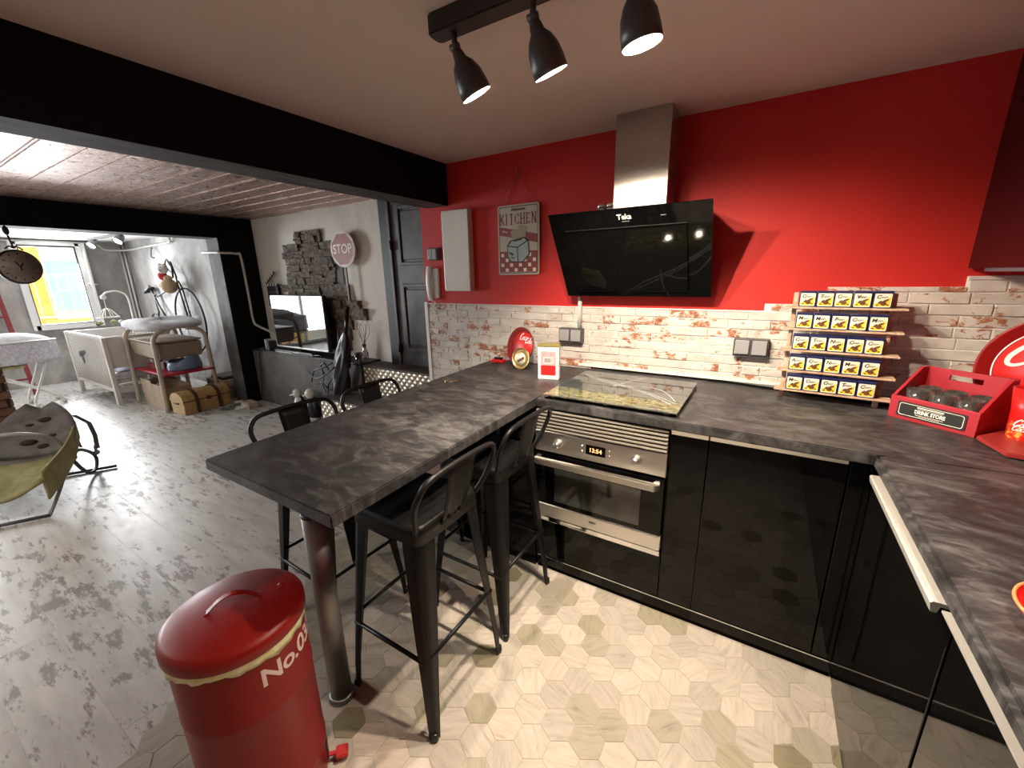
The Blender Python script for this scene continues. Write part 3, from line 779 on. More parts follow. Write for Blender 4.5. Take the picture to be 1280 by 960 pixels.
MT['edge_light'] = M('smoked_edge', (.03, .03, .03), .3)
def build_hood():
    t = thing('range_hood', 'black glass slanted cooker hood with a brushed steel chimney', 'hood', (-.62, YR, 1.35))
    # glass panel: top edge stands forward
    yt, yb, zt, zb = 1.975-YR, 2.245-YR, 1.762-1.35, 1.355-1.35
    x0, x1 = -.992+.62, -.238+.62
    def P(u, v, d=0):       # u along x, v up the slant, d out of the glass
        n = V(0, -(zt-zb), -(yb-yt)*1.0).normalized()*1.0
        nn = V(0, -(zt-zb), (yt-yb)).normalized()
        p = V(x0+(x1-x0)*u, yb+(yt-yb)*v, zb+(zt-zb)*v); return p+nn*d
    nn = (P(0, 0, 1)-P(0, 0, 0))
    b = B(); b.prism([P(0, 0), P(1, 0), P(1, 1), P(0, 1)], nn*-.007, .001); obj('glass_panel', b, 'black_gloss', t)
    b = B(); b.prism([P(.10, .09), P(.865, .09), P(.865, .80), P(.10, .80)], nn*.014, .002); ip = obj('inner_panel', b, 'black_gloss', t)
    b = B(); b.prism([P(.10, .078, .006), P(.865, .078, .006), P(.865, .082, .006), P(.10, .082, .006)], nn*.003); obj('edge_light', b, 'edge_light', ip)
    b = B(); b.prism([P(.10, .812, .002), P(.865, .812, .002), P(.865, .819, .002), P(.10, .819, .002)], nn*.003); obj('edge_light', b, 'edge_light', ip)
    b = B(); b.prism([P(.05, .06, -.008), P(.95, .06, -.008), P(.95, .93, -.008), P(.05, .93, -.008)], nn*-.03)
    a = P(.06, .95, -.035); c = P(.06, .05, -.012)
    b.prism([(a.x, a.y, a.z), (a.x, -.012, a.z), (a.x, -.012, c.z+.05), (c.x, c.y, c.z)], ((x1-x0)*.88, 0, 0)); obj('body', b, 'black_matt', t)
    me = text_mesh('Teka', .034, .0004, .001, 0, frame4(P(.505, .915, .0012), (1, 0, 0), P(0, 1)-P(0, 0))); obj('badge', me, 'white_print', t)
    b = B(); b.prism([P(.49, .868, .001), P(.535, .868, .001), P(.535, .873, .001), P(.49, .873, .001)], nn*.0005)
    b.prism([P(.72, .9, .001), P(.75, .9, .001), P(.75, .907, .001), P(.72, .907, .001)], nn*.0005); obj('touch_mark', b, 'grey_plastic', t)
    b = B(); b.box(-.711+.62, -.458+.62, -.205, 0, .415, .8495, .002); obj('chimney', b, 'steel', t)
    b = B(); b.box(-.715+.62, -.454+.62, -.209, 0, .395, .417, .002); obj('chimney_collar', b, 'steel_h', t)
    for k, (x, lab) in enumerate(((-.775, 'small chrome spice pot on the hood, left one'), (-.728, 'small chrome spice pot on the hood, right one'))):
        s = thing('spice_pot', lab, 'pot', (x, 2.15, 1.745), 0, 'spice pots on the hood')
        b = B(); b.lathe([(.021, 0), (.022, .045), (.020, .05)], 20); obj('jar', b, 'chrome', s)
        b = B(); b.lathe([(.022, .05), (.022, .066), (.018, .07)], 20); obj('lid', b, 'chrome', s)
build_hood()
# ================================================================ STOOLS
def leg_mesh(sx, sy):
    """tapered pressed-steel angle leg from the seat corner to the foot"""
    b = B()
    rows = [(.715, .150, .070, .032), (.66, .156, .070, .032), (.40, .175, .054, .026), (.16, .192, .036, .018), (.10, .196, .032, .015), (.0, .199, .025, .012)]
    rings = []
    for z, c, w_, r in rows:
        pts = []
        ox, oy = sx*c, sy*c
        # outer L with a rounded corner, then back along the inside
        out = [(-w_, 0)]+[(-r+r*math.sin(a), -r+r*math.cos(a)) for a in [PI/2*k/5 for k in range(6)]]+[(0, -w_)]
        th = .004
        inn = [(-th, -w_)]+[(-r+(r-th)*math.sin(a), -r+(r-th)*math.cos(a)) for a in [PI/2*(5-k)/5 for k in range(6)]]+[(-w_, -th)]
        for px, py in out+inn: pts.append(b.bm.verts.new((ox+sx*px, oy+sy*py, z)))
        rings.append(pts)
    n = len(rings[0])
    for A, C in zip(rings, rings[1:]):
        for k in range(n):
            f = b.bm.faces.new((A[k], A[(k+1) % n], C[(k+1) % n], C[k])); f.smooth = False
    b.bm.faces.new(rings[0]); b.bm.faces.new(rings[-1][::-1])
    return b
def make_stool():
    t = thing('bar_stool', '', 'stool', (0, 0, 0), 0, 'metal bar stools at the breakfast bar')
    # seat pan with rounded corners and a deep skirt
    b = B(); n = 5
    def ring(h, r, z): return [b.bm.verts.new((x, y, z)) for x, y in rrect(2*h, 2*h, r, n)]
    R = [ring(.156, .034, .690), ring(.153, .034, .735), ring(.150, .033, .745), ring(.143, .03, .7485), ring(.135, .028, .7465), ring(.08, .02, .742)]
    for A, C in zip(R, R[1:]):
        m = len(A)
        for k in range(m): f = b.bm.faces.new((A[k], A[(k+1) % m], C[(k+1) % m], C[k])); f.smooth = True
    b.bm.faces.new(R[-1])
    A = R[0]; C = [b.bm.verts.new((v.co.x*.97, v.co.y*.97, v.co.z)) for v in A]; D = [b.bm.verts.new((v.co.x*.96, v.co.y*.96, .737)) for v in A]
    for P_, Q_ in ((C, A), (D, C)):
        for k in range(len(A)): b.bm.faces.new((P_[k], P_[(k+1) % len(A)], Q_[(k+1) % len(A)], Q_[k]))
    b.bm.faces.new(D[::-1])
    seat = obj('seat', b, 'stool', t)
    for sx in (-1, 1):
        for sy in (-1, 1):
            lg = obj('leg', leg_mesh(sx, sy), 'stool', t)
            b = B(); b.lathe([(.012, 0), (.0135, .006), (.0125, .028), (.006, .03)], 12, (sx*.191, sy*.191, -.0)); obj('rubber_foot', b, 'black_plastic', lg)
    for (p, q) in (((-1, -1), (1, -1)), ((-1, 1), (1, 1))):
        b = B(); b.tube([(p[0]*.172, p[1]*.178, .285), (q[0]*.172, q[1]*.178, .285)], .0075, 8); obj('footrest_bar', b, 'stool', t)
    for (p, q) in (((-1, -1), (-1, 1)), ((1, -1), (1, 1))):
        b = B(); b.tube([(p[0]*.178, p[1]*.170, .31), (q[0]*.178, q[1]*.170, .31)], .0075, 8); obj('footrest_bar', b, 'stool', t)
    for s in (-1, 1):
        b = B(); b.tube([(-.14, -.14*s, .655), (-.03, -.03*s, .690), (.03, .03*s, .690), (.14, .14*s, .655)], .007, 8); obj('cross_brace', b, 'stool', t)
    # bent-tube back
    b = B()
    pts = smooth_path([(.140, -.150, .730), (.165, -.170, .78), (.185, -.188, .84), (.202, -.188, .885), (.212, -.160, .922), (.215, -.10, .933), (.216, 0, .936), (.215, .10, .933), (.212, .160, .922), (.202, .188, .885), (.185, .188, .84), (.165, .170, .78), (.140, .150, .730)], 4)
    b.tube(pts, .0095, 10); obj('back_frame', b, 'stool', t)
    b = B()
    def sp(u, v):
        w0, w1 = .052, .066; w_ = w0+(w1-w0)*v
        z = .715+(.930-.715)*v; x = .156+(.214-.156)*v+.006*math.sin(PI*v)
        return (x, (u-.5)*2*w_, z)
    b.grid(sp, 5, 8); o = obj('back_splat', b, 'stool', t, solid=.004)
    for q in (-.028, .028):
        b = B(); b.lathe([(.009, 0), (.008, .003), (0, .005)], 12, mat=Matrix.Translation((.168, q, .735)) @ Matrix.Rotation(PI/2, 4, 'Y')); obj('bolt', b, 'black_gloss', o)
    return t
st0 = make_stool()
SL = [(-.955, .902, 0, 'black metal bar stool nearest the viewer, in front of the bar'),
      (-.960, 1.345, 0.0, 'black metal bar stool pushed in beside the oven'),
      (-1.53, .955, PI-.04, 'black metal bar stool behind the bar, closest to the red bin'),
      (-1.53, 1.395, PI+.05, 'black metal bar stool behind the bar, closest to the steps')]
for i, (x, y, a, lab) in enumerate(SL):
    o = st0 if i == 0 else dup(st0, (x, y, 0), a)
    o.location = (x, y, 0); o.rotation_euler = (0, 0, a); o['label'] = lab

# ================================================================ PEDAL BIN
def build_bin():
    cx, cy, R = -1.112, .374, .156
    t = thing('pedal_bin', 'tall red enamel pedal bin with domed lid and pale numbers', 'bin', (cx, cy, 0))
    b = B(); b.lathe([(R-.012, 0), (R-.002, .006), (R, .02), (R, .105), (R+.002, .112), (R, .119), (R, .395), (R+.0022, .403), (R, .411), (R, .60)], 64, cap=False); b.lathe([(R-.004, .60), (R-.004, .02), (0.001, .018)], 48, cap=False); b.lathe([(R-.012, 0), (.001, 0)], 48, cap=False); body = obj('body', b, 'red_dark', t)
    b = B()
    prof = []
    NN = 72
    def lin(u, v):
        a = 2*PI*u; hang = .036+.005*math.sin(3*a+1)+.003*math.sin(11*a)
        z = .604-hang*v; r = R+.0035+.0025*math.sin(23*a)*v+.001
        return (r*math.cos(a), r*math.sin(a), z)
    b.grid(lin, NN, 4, True); obj('bag_edge', b, 'yellow_bag', t, solid=.0012)
    b = B(); b.lathe([(R+.006, .590), (R+.009, .594), (R+.009, .620), (R+.005, .629), (R-.008, .635), (R*.7, .643), (R*.35, .648), (.001, .649)], 64, cap=False); b.lathe([(R+.006, .590), (.001, .589)], 48, cap=False); lid = obj('lid', b, 'red_gloss', t)
    # lid handle: pressed plates and a bowed strap, turned like in the photo
    hd = V(.45, .89, 0).normalized(); sd = V(-hd.y, hd.x, 0)
    def hp(a, c, z): return hd*a+sd*c+V(0, 0, z)
    b = B(); pts = smooth_path([hp(-.062, 0, .645), hp(-.050, 0, .654), hp(-.030, 0, .670), hp(0, 0, .680), hp(.030, 0, .670), hp(.050, 0, .654), hp(.062, 0, .645)], 4)
    for i in range(len(pts)-1):
        p, q = pts[i], pts[i+1]; w0 = .008; b.prism([p-sd*w0, q-sd*w0, q+sd*w0, p+sd*w0], (0, 0, .003))
    obj('handle', b, 'red_gloss', lid)
    for s in (-1, 1):
        b = B(); b.prism([hp(s*.050, -.012, .644), hp(s*.078, -.009, .642), hp(s*.078, .009, .642), hp(s*.050, .012, .644)], (0, 0, .004), .001)
        b.lathe([(.004, 0), (.003, .003), (0, .004)], 10, hp(s*.060, -.005, .647)); b.lathe([(.004, 0), (.003, .003), (0, .004)], 10, hp(s*.060, .005, .647)); obj('handle_plate', b, 'red_gloss', lid)
    b = B(); b.lathe([(.009, 0), (.009, .004), (.005, .007), (0, .008)], 16, (.03, .108, .638)); obj('lid_knob', b, 'red_gloss', lid)
    # lettering wrapped round the wall
    me = text_mesh('No.032', .071, .0004, .0014, 0, None, 'LEFT', .95)
    a0 = math.radians(-12); z0 = .515
    for v in me.vertices:
        ang = a0+v.co.x/R; rr = R+.0012+v.co.z
        v.co = V(rr*math.cos(ang), rr*math.sin(ang), z0+v.co.y)
    obj('number_print', me, M('pale_pink_print', (.72, .58, .55), .5), body)
    # pedal in its slot
    pa = math.radians(50); d = V(math.cos(pa), math.sin(pa), 0); s = V(-d.y, d.x, 0)
    b = B(); b.prism([d*(R-.004)-s*.010+V(0, 0, .02), d*(R-.004)+s*.010+V(0, 0, .02), d*(R-.004)+s*.010+V(0, 0, .085), d*(R-.004)-s*.010+V(0, 0, .085)], d*.006, .0); obj('pedal_slot', b, 'black_matt', body)
    b = B(); b.prism([d*(R-.01)-s*.006+V(0, 0, .026), d*(R+.03)-s*.006+V(0, 0, .022), d*(R+.03)+s*.006+V(0, 0, .022), d*(R-.01)+s*.006+V(0, 0, .026)], (0, 0, .005)); b.prism([d*(R+.022)-s*.019+V(0, 0, .016), d*(R+.058)-s*.019+V(0, 0, .012), d*(R+.058)+s*.019+V(0, 0, .012), d*(R+.022)+s*.019+V(0, 0, .016)], (0, 0, .015), .003); obj('pedal', b, M('red_rubber', (.45, .02, .02), .5), t)
build_bin()

# ================================================================ CEILING SPOT BAR
def build_spots():
    t = thing('spot_bar', 'dark bar of adjustable spotlights on the kitchen ceiling', 'lamp', (-.42, 1.10, 2.2))
    b = B(); b.prism([(x-.0, y, 0) for x, y in [(px-.155, py) for px, py in rrect(.71, .062, .018)]], (0, 0, -.052), .004); obj('bar', b, M('dark_bar', (.018, .015, .015), .45), t)
    heads = [(-.432, (.27, .40, -.86)), (-.177, (.22, .40, -.9)), (.080, (.16, .14, -.95))]
    pw = [38, 60, 60]
    for k, (x, aim) in enumerate(heads):
        a = V(*aim).normalized(); zb = -.052
        b = B(); b.tube([(x, 0, zb+.004), (x, 0, zb-.042)], .0085, 10); b.tube([(x-.014, 0, zb-.036), (x+.014, 0, zb-.036)], .009, 10); st = obj('stem', b, 'dgrey_plastic', t)
        q = a.to_track_quat('Z', 'Y').to_matrix().to_4x4(); m = Matrix.Translation(V(x, 0, zb-.036)-a*.0) @ q
        b = B(); b.lathe([(.012, .004), (.017, .02), (.019, .032), (.032, .048), (.042, .072), (.046, .10), (.047, .128), (.045, .128), (.043, .10), (.036, .07), (.016, .045), (.001, .044)], 36, mat=m, cap=False)
        sh = obj('lamp_shade', b, M('spot_shade', (.055, .055, .058), .4, .3) if k == 0 else 'spot_shade', t)
        if k == 0: MT['spot_shade'] = sh.data.materials[0]
        b = B(); b.lathe([(.0445, .1275), (.043, .10), (.037, .074), (.02, .06), (.001, .06)], 32, mat=m, cap=False); obj('reflector', b, 'lamp_in', sh)
        b = B(); b.lathe([(.016, .061), (.026, .074), (.027, .086), (.001, .087)], 24, mat=m, cap=False); obj('bulb', b, 'bulb', sh)
        p = V(-.42+x, 1.10, 2.2+zb-.036)+a*.096
        light('spot_light', 'SPOT', p, p+a, pw[k], (1, .82, .64), spot_size=math.radians(125), spot_blend=.5, shadow_soft_size=.018)
build_spots()
def second_bar():
    t = thing('spot_bar', 'second dark spotlight bar further right on the ceiling, above the frame', 'lamp', (.72, 1.02, 2.2))
    b = B(); b.prism([(x, y, 0) for x, y in rrect(.62, .062, .018)], (0, 0, -.052), .004); obj('bar', b, 'dgrey_plastic', t)
    for x, aim, pw in ((-.2, (-.75, -.30, -.9), 33), (.2, (-.15, .75, -.75), 22)):
        a = V(*aim).normalized(); m = Matrix.Translation(V(x, 0, -.088)) @ a.to_track_quat('Z', 'Y').to_matrix().to_4x4()
        b = B(); b.tube([(x, 0, -.048), (x, 0, -.094)], .0085, 10); obj('stem', b, 'dgrey_plastic', t)
        b = B(); b.lathe([(.012, .004), (.019, .032), (.032, .048), (.042, .072), (.047, .128), (.045, .128), (.036, .07), (.016, .045), (.001, .044)], 24, mat=m, cap=False); sh = obj('lamp_shade', b, 'spot_shade', t)
        b = B(); b.lathe([(.016, .061), (.027, .086), (.001, .087)], 20, mat=m, cap=False); obj('bulb', b, 'bulb', sh)
        p = V(.72+x, 1.02, 2.112)+a*.096; light('spot_light', 'SPOT', p, p+a, pw, (1, .82, .64), spot_size=math.radians(100), spot_blend=.5, shadow_soft_size=.018)
second_bar()

# ================================================================ THINGS ON THE RED WALL
def build_wall_things():
    t = thing('cover_box', 'tall plain white fuse box cover on the red wall', 'box', (-1.842, YR, 1.64))
    b = B(); b.box(-.112, .112, -.055, -.001, -.262, .262, .006); obj('cover', b, 'white_plastic', t)
    b = B(); b.box(-.108, .108, -.012, 0, -.258, .258); obj('backing', b, 'grey_plastic', t)
    t = thing('intercom_phone', 'white intercom handset with curly cord at the left end of the red wall', 'phone', (-2.095, YR, 1.43))
    b = B(); b.box(-.045, .050, -.022, 0, -.105, .105, .006); obj('cradle', b, 'white_plastic', t)
    b = B(); pr = [(-.022, z, .11) for z in ()]
    def hs(u, v):
        a = 2*PI*u; z = -.12+.24*v; y = -.045+.016*(2*v-1)**2
        return (-.018+.024*math.cos(a), y+.014*math.sin(a), z)
    b.grid(hs, 16, 12, True); obj('handset', b, 'white_plastic', t)
    b = B(); pts = [(-.015+.012*math.sin(k*1.2)-.0, -.03, -.12-.010*k) for k in range(10)]+[(.01+.012*math.sin(k*1.2), -.03, -.22+.012*k) for k in range(9)]
    b.tube(smooth_path(pts, 3), .0035, 6); obj('cord', b, 'white_plastic', t)
    t = thing('wall_switch', 'small grey double switch box above the white handset', 'switch', (-2.065, YR, 1.632))
    b = B(); b.box(-.045, .045, -.045, 0, -.042, .042, .005); o = obj('box', b, 'dgrey_plastic', t)
    b = B(); b.box(-.038, -.003, -.050, -.044, -.034, .034, .002); obj('rocker', b, 'grey_plastic', o)
    b = B(); b.box(.003, .038, -.050, -.044, -.034, .034, .002); obj('rocker', b, 'grey_plastic', o)
    for (x, z, lab) in ((-.995, 1.118, 'grey double socket box under the thin white conduit, left of the hood'), (-.045, 1.113, 'grey double socket box on the bricks just left of the tin rack')):
        t = thing('socket_box', lab, 'socket', (x, YR, z), 0, 'double sockets on the bricks')
        b = B(); b.box(-.075, .075, -.055, -.010, -.044, .044, .005); o = obj('box', b, 'dgrey_plastic', t)
        for s in (-1, 1):
            b = B(); b.box(s*.037-.031, s*.037+.031, -.063, -.054, -.032, .036, .003, rot=rx(-.08)); obj('flap', b, 'grey_plastic', o)
    b = B(); b.tube([(-.945, YR-.03, 1.345), (-.945, YR-.03, 1.165)], .012, 10); tag(obj('conduit', b, 'pipe'), 'short white conduit from the hood down to the left socket', 'pipe')
    # metal kitchen sign on a string
    t = thing('kitchen_sign', 'vintage metal sign reading KITCHEN with a toaster, hung by string', 'sign', (-1.372, YR-.012, 1.688), 0)
    w_, h = .148, .208
    b = B(); b.prism([(x, 0, z) for x, z in rrect(2*w_, 2*h, .016)], (0, -.004, 0)); pl = obj('plate', b, M('sign_cream', (.52, .47, .38), .5), t)
    def fr(ox, oz, d=.0045): return frame4((ox, -d, oz), (1, 0, 0), (0, 0, 1))
    b = B(); yb = -.0045
    o_ = rrect(2*w_-.018, 2*h-.018, .012); i_ = rrect(2*w_-.026, 2*h-.026, .010)
    for k in range(len(o_)):
        k2 = (k+1) % len(o_); b.quad([(o_[k][0], yb, o_[k][1]), (o_[k2][0], yb, o_[k2][1]), (i_[k2][0], yb, i_[k2][1]), (i_[k][0], yb, i_[k][1])])
    obj('border_print', b, 'black_print', pl)
    # red band, checked cloth, toast, toaster: flat print built as thin shapes
    b = B()
    b.quad([(-.135, -.0047, .085), (.135, -.0047, .030), (.135, -.0047, -.020), (-.135, -.0047, .035)])
    b.quad([(-.135, -.0047, -.065), (.135, -.0047, -.065), (.135, -.0047, -.192), (-.135, -.0047, -.192)]); obj('red_print', b, M('sign_red', (.26, .045, .04), .5), pl)
    b = B()
    for i in range(8):
        for j in range(4):
            if (i+j) % 2 == 0:
                x = -.128+i*.033; z = -.078-j*.030; b.quad([(x, -.0049, z), (x+.022, -.0049, z), (x+.022, -.0049, z-.020), (x, -.0049, z-.020)])
    obj('check_print', b, 'cream', pl)
    b = B()
    for (cx, cz, s, r) in ((-.02, .028, .85, .25), (.03, .046, .92, -.1)):
        pp = [(-.028, -.045), (.028, -.045), (.030, .010), (.037, .022), (.030, .040), (0, .044), (-.030, .040), (-.037, .022), (-.030, .010)]
        m = fr(cx, cz, .0052 if cx < 0 else .0054) @ Matrix.Rotation(r, 4, 'Z'); b.bm.faces.new([b.bm.verts.new(m @ V(x*s, z*s, 0)) for x, z in pp])
    obj('toast_print', b, M('toast', (.36, .33, .22), .6), pl)
    b = B(); b.bm.faces.new([b.bm.verts.new((x, -.0056, z)) for x, z in [(-.082, -.03), (-.06, .0), (.045, .018), (.075, .0), (.082, -.09), (.03, -.135), (-.055, -.13), (-.08, -.10)]]); obj('toaster_outline', b, 'black_print', pl)
    b = B(); b.bm.faces.new([b.bm.verts.new((x, -.0058, z)) for x, z in [(-.076, -.035), (-.01, -.045), (-.005, -.128), (-.052, -.124), (-.073, -.098)]]); b.bm.faces.new([b.bm.verts.new((x, -.0058, z)) for x, z in [(-.003, -.045), (.068, -.01), (.075, -.085), (.028, -.128), (.002, -.128)]]); b.bm.faces.new([b.bm.verts.new((x, -.0058, z)) for x, z in [(-.07, -.03), (-.05, -.006), (.042, .010), (.06, -.006), (-.005, -.038)]])
    obj('toaster_print', b, M('toaster_blue', (.36, .45, .44), .4), pl)
    b = B(); b.bm.faces.new([b.bm.verts.new((x, -.006, z)) for x, z in [(-.066, -.066), (-.03, -.082), (-.045, -.092), (-.064, -.078)]]); b.quad([(-.052, -.006, -.098), (-.028, -.006, -.104), (-.028, -.006, -.111), (-.052, -.006, -.105)]); b.quad([(-.03, -.006, .0), (.03, -.006, .008), (.026, -.006, .0), (-.034, -.006, -.008)]); obj('toaster_lines', b, 'black_print', pl)
    b = B()                                              # slab-serif capitals drawn stroke by stroke
    SG = {'K': [(0, 0, 0, 1), (.12, .45, .62, 1), (.2, .55, .66, 0)], 'I': [(.3, 0, .3, 1)], 'T': [(.35, 0, .35, 1), (-.02, .93, .72, .93)], 'C': [(.06, .2, .06, .8), (.1, .9, .6, .93), (.1, .1, .6, .07), (.62, .72, .62, .93), (.62, .07, .62, .25)], 'H': [(.08, 0, .08, 1), (.62, 0, .62, 1), (.08, .5, .62, .5)], 'E': [(.1, 0, .1, 1), (.1, .94, .6, .94), (.1, .5, .5, .5), (.1, .06, .6, .06), (.6, .8, .6, .95), (.6, .05, .6, .22)], 'N': [(.06, 0, .06, 1), (.06, 1, .62, 0), (.62, 0, .62, 1)]}
    x = -.128
    for ch in 'KITCHEN':
        cw = .016 if ch == 'I' else .0295; hh = .062
        for (xa, za, xb, zb_) in SG[ch]:
            p, q = V(x+xa*cw/.7*(.7 if ch == 'I' else 1), 0, .094+za*hh), V(x+xb*cw/.7*(.7 if ch == 'I' else 1), 0, .094+zb_*hh)
            vert = abs(p.x-q.x) < .002; d = (q-p).normalized(); nn = V(-d.z, 0, d.x)*(.0036 if vert or abs(d.z) > .3 else .002)
            b.quad([(u.x, -.0052, u.z) for u in (p-nn, q-nn, q+nn, p+nn)])
            if vert and abs(zb_-za) > .9:
                for zz in (.094, .094+hh): b.quad([(p.x-.0072, -.0053, zz-.002), (p.x+.0072, -.0053, zz-.002), (p.x+.0072, -.0053, zz+.002), (p.x-.0072, -.0053, zz+.002)])
        x += cw+.0105
    obj('lettering', b, M('sign_letters', (.17, .03, .03), .5), pl)
    obj('small_lettering', text_mesh('Delicious', .026, .0002, .0002, .4, fr(.0, .181, .005)), 'black_print', pl)
    b = B(); pp = pen([(-.115, .052), (-.105, .060), (-.10, .050), (-.092, .058), (-.085, .048), (-.075, .052)], 4); ribbon(b, pp, [.003]*len(pp), fr(0, 0, .0052)); obj('small_lettering', b, 'cream', pl)
    b = B()
    for pts in ([(-.105, 0, .200), (-.012, .006, .395)], [(.100, 0, .200), (-.012, .006, .395)], [(-.03, -.002, .31), (-.02, .004, .35), (-.006, .004, .40)], [(-.012, .004, .395), (-.014, .0, .415), (-.002, .0, .41)]): b.tube(pts, .0016, 6)
    obj('string', b, M('sign_string', (.50, .22, .16), .8), t)
    b = B(); b.tube([(-.012, .013, .395), (-.012, -.008, .397)], .003, 8); obj('nail', b, 'chrome', t)
build_wall_things()

# ================================================================ THINGS ON THE WORKTOPS
def build_counter_things():
    # round tin tray leaning on the bricks with a gold tin lid in front of it
    t = thing('round_tray', 'round red cola tray leaning against the bricks behind the carton', 'tray', (-1.290, 2.215, ZT+.122))
    m = Matrix.Rotation(math.radians(-18), 4, 'Z') @ Matrix.Rotation(math.radians(76), 4, 'X')
    b = B(); b.lathe([(.001, -.002), (.098, -.002), (.116, .022), (.119, .022), (.119, .019), (.102, -.006), (.001, -.006)], 48, mat=m, cap=False); tr = obj('tray', b, M('tray_dark_red', (.22, .012, .012), .35), t)
    b = B(); b.lathe([(.001, -.001), (.092, -.001), (.092, .0), (.001, .0)], 40, mat=m @ Matrix.Translation((.0, 0, 0)), cap=False); obj('print', b, 'red_print', tr)
    b = B(); script_word(b, 'Coca', m @ Matrix.Translation((-.03, .042, .0012)), .020); script_word(b, 'Cola', m @ Matrix.Translation((.025, .025, .0012)), .017); obj('lettering', b, 'white_print', tr)
    t = thing('gold_disc', 'round gold tin lid standing on edge before the red tray', 'lid', (-1.235, 2.115, ZT+.066))
    m = Matrix.Rotation(math.radians(-8), 4, 'Z') @ Matrix.Rotation(math.radians(80), 4, 'X')
    b = B(); b.lathe([(.001, 0), (.058, 0), (.064, .004), (.065, .014), (.062, .014), (.060, .006), (.050, .006), (.046, .009), (.001, .009)], 40, mat=m, cap=False); o = obj('lid', b, M('gold_tin', (.62, .45, .18), .3, .8), t)
    b = B(); b.lathe([(.001, .0095), (.036, .0095), (.036, .0105), (.001, .0105)], 32, mat=m, cap=False); obj('label', b, 'cream', o)
    b = B(); b.box(-.028, .028, -.009, .007, .0, .0007)
    for v in b.bm.verts: v.co = (m @ Matrix.Translation((0, -.006, .0108)) @ Matrix.Rotation(.5, 4, 'Z')) @ v.co
    obj('label_print', b, 'brown_print', o)
    # white carton with red label and barcode
    t = thing('carton', 'white tin box with gold cap, red label and barcode', 'carton', (-.985, 1.985, ZT), math.radians(14))
    b = B(); b.box(-.058, .058, -.022, .022, 0, .178, .002); c = obj('box', b, 'white_print', t)
    def face(z): return frame4((0, -.0226, z), (1, 0, 0), (0, 0, 1))
    def plate(name, mat, x0, x1, z0, z1, d, r=.006):
        b = B(); b.prism([((x0+x1)/2+x, -.0222-d, (z0+z1)/2+z) for x, z in rrect(x1-x0, z1-z0, r)], (0, -.0002, 0)); return obj(name, b, mat, c)
    plate('label', M('label_pink', (.74, .38, .40), .5), -.042, .042, .022, .155, .0003)
    plate('label', 'red_print', -.041, .041, .023, .078, .0007)
    plate('barcode_panel', 'white_print', -.027, .027, .088, .122, .0007, .002)
    b = B()
    x = -.022
    while x < .022:
        w0 = rnd.choice((.0008, .0014, .002)); b.box(x, x+w0, -.0235, -.0232, .092, .118); x += w0+rnd.choice((.0008, .0014))
    obj('barcode', b, 'black_print', c)
    b = B()
    for zz, ww in ((.065, .028), (.056, .032), (.048, .022), (.040, .026)): b.box(-ww, ww, -.0235, -.0232, zz, zz+.002)
    obj('fine_print', b, M('dark_red_print', (.35, .01, .01), .5), c)
    b = B()
    for x0 in (-.02, .02): b.tube(arc((x0, -.0235, .138), .006, .6, 4.6, 8, (1, 0, 0), (0, 0, 1)), .0009, 4)
    obj('mark', b, 'brown_print', c)
    b = B(); b.box(-.059, .059, -.0235, .0235, .178, .190, .004); b.box(-.055, .055, -.020, .020, .190, .197, .003); obj('gold_cap', b, M('olive_gold', (.50, .44, .16), .32, .7), t)
    # red peelers / clips
    t = thing('clip', 'pair of red plastic tongs lying left of the tray', 'tongs', (-1.475, 2.215, ZT), .25)
    for s in (-1, 1):
        b = B(); b.box(-.045, .05, s*.014-.009, s*.014+.009, .004, .022, .006, rot=rz(s*.12)); obj('arm', b, M('glossy_red_plastic', (.55, .01, .012), .25), t)
    b = B(); b.box(-.03, .03, .0, .02, .024, .034, .003); obj('jaw', b, 'black_plastic', t)
    # keys
    t = thing('keys', 'small bunch of keys lying on the breakfast bar', 'keys', (-1.435, 1.655, ZT), .3)
    b = B(); b.tube(arc((0, 0, .003), .014, 0, 2*PI, 16), .0012, 6); obj('ring', b, 'chrome', t)
    for a in (-.5, .6, 2.4):
        b = B(); b.box(.012, .028, -.008, .008, .001, .003, .001, rot=None); b.box(.028, .055, -.0025, .0025, .001, .003)
        for v in b.bm.verts: v.co = rz(a) @ v.co+V(0, 0, .001*abs(a))
        obj('key', b, 'steel_leg' if a < 0 else M('brass', (.55, .40, .15), .3, 1.), t)
    # tin rack ------------------------------------------------------------
    ox, oy = .092, 2.168; ax = V(.332, -.022, 0).normalized(); wd = .345; lean = math.atan2(.075, .45)
    ang = math.atan2(ax.y, ax.x)
    t = thing('tin_rack', 'leaning whitewashed wooden rack with five narrow shelves for small tins', 'rack', (ox, oy, ZT), ang)
    tl = math.tan(lean)
    for x in (0.0, wd-.018):
        b = B(); b.prism([(x, 0, 0), (x+.018, 0, 0), (x+.018, .46*tl, .46), (x, .46*tl, .46)], (0, .014, 0), .002); obj('upright', b, 'raw_wood', t)
        b = B(); b.prism([(x+.002, .02, .30), (x+.014, .02, .30), (x+.014, .085, 0), (x+.002, .085, 0)], (0, .01, 0), .001); obj('prop', b, 'raw_wood', t)
    zs = [.047, .132, .220, .311, .402]
    for k, z in enumerate(zs):
        b = B(); b.box(-.020-.0*k, wd+.032, z*tl-.052, z*tl+.008, z-.008, z, .0015); obj('shelf', b, 'raw_wood', t)
    letters = ['CTCVC', 'MMFCM', 'CTNCC', 'ACNMC', 'MCCTC']
    ordn = ['leftmost', 'second from left', 'middle', 'second from right', 'rightmost']; rown = ['top', 'second', 'middle', 'fourth', 'bottom']
    cache = {}
    mb = B(); mb.box(-.0295, .0295, -.0225, .0225, 0, .060, .004); tin_me = mb.mesh('tin'); tin_me.materials.append(MT['blue_tin'])
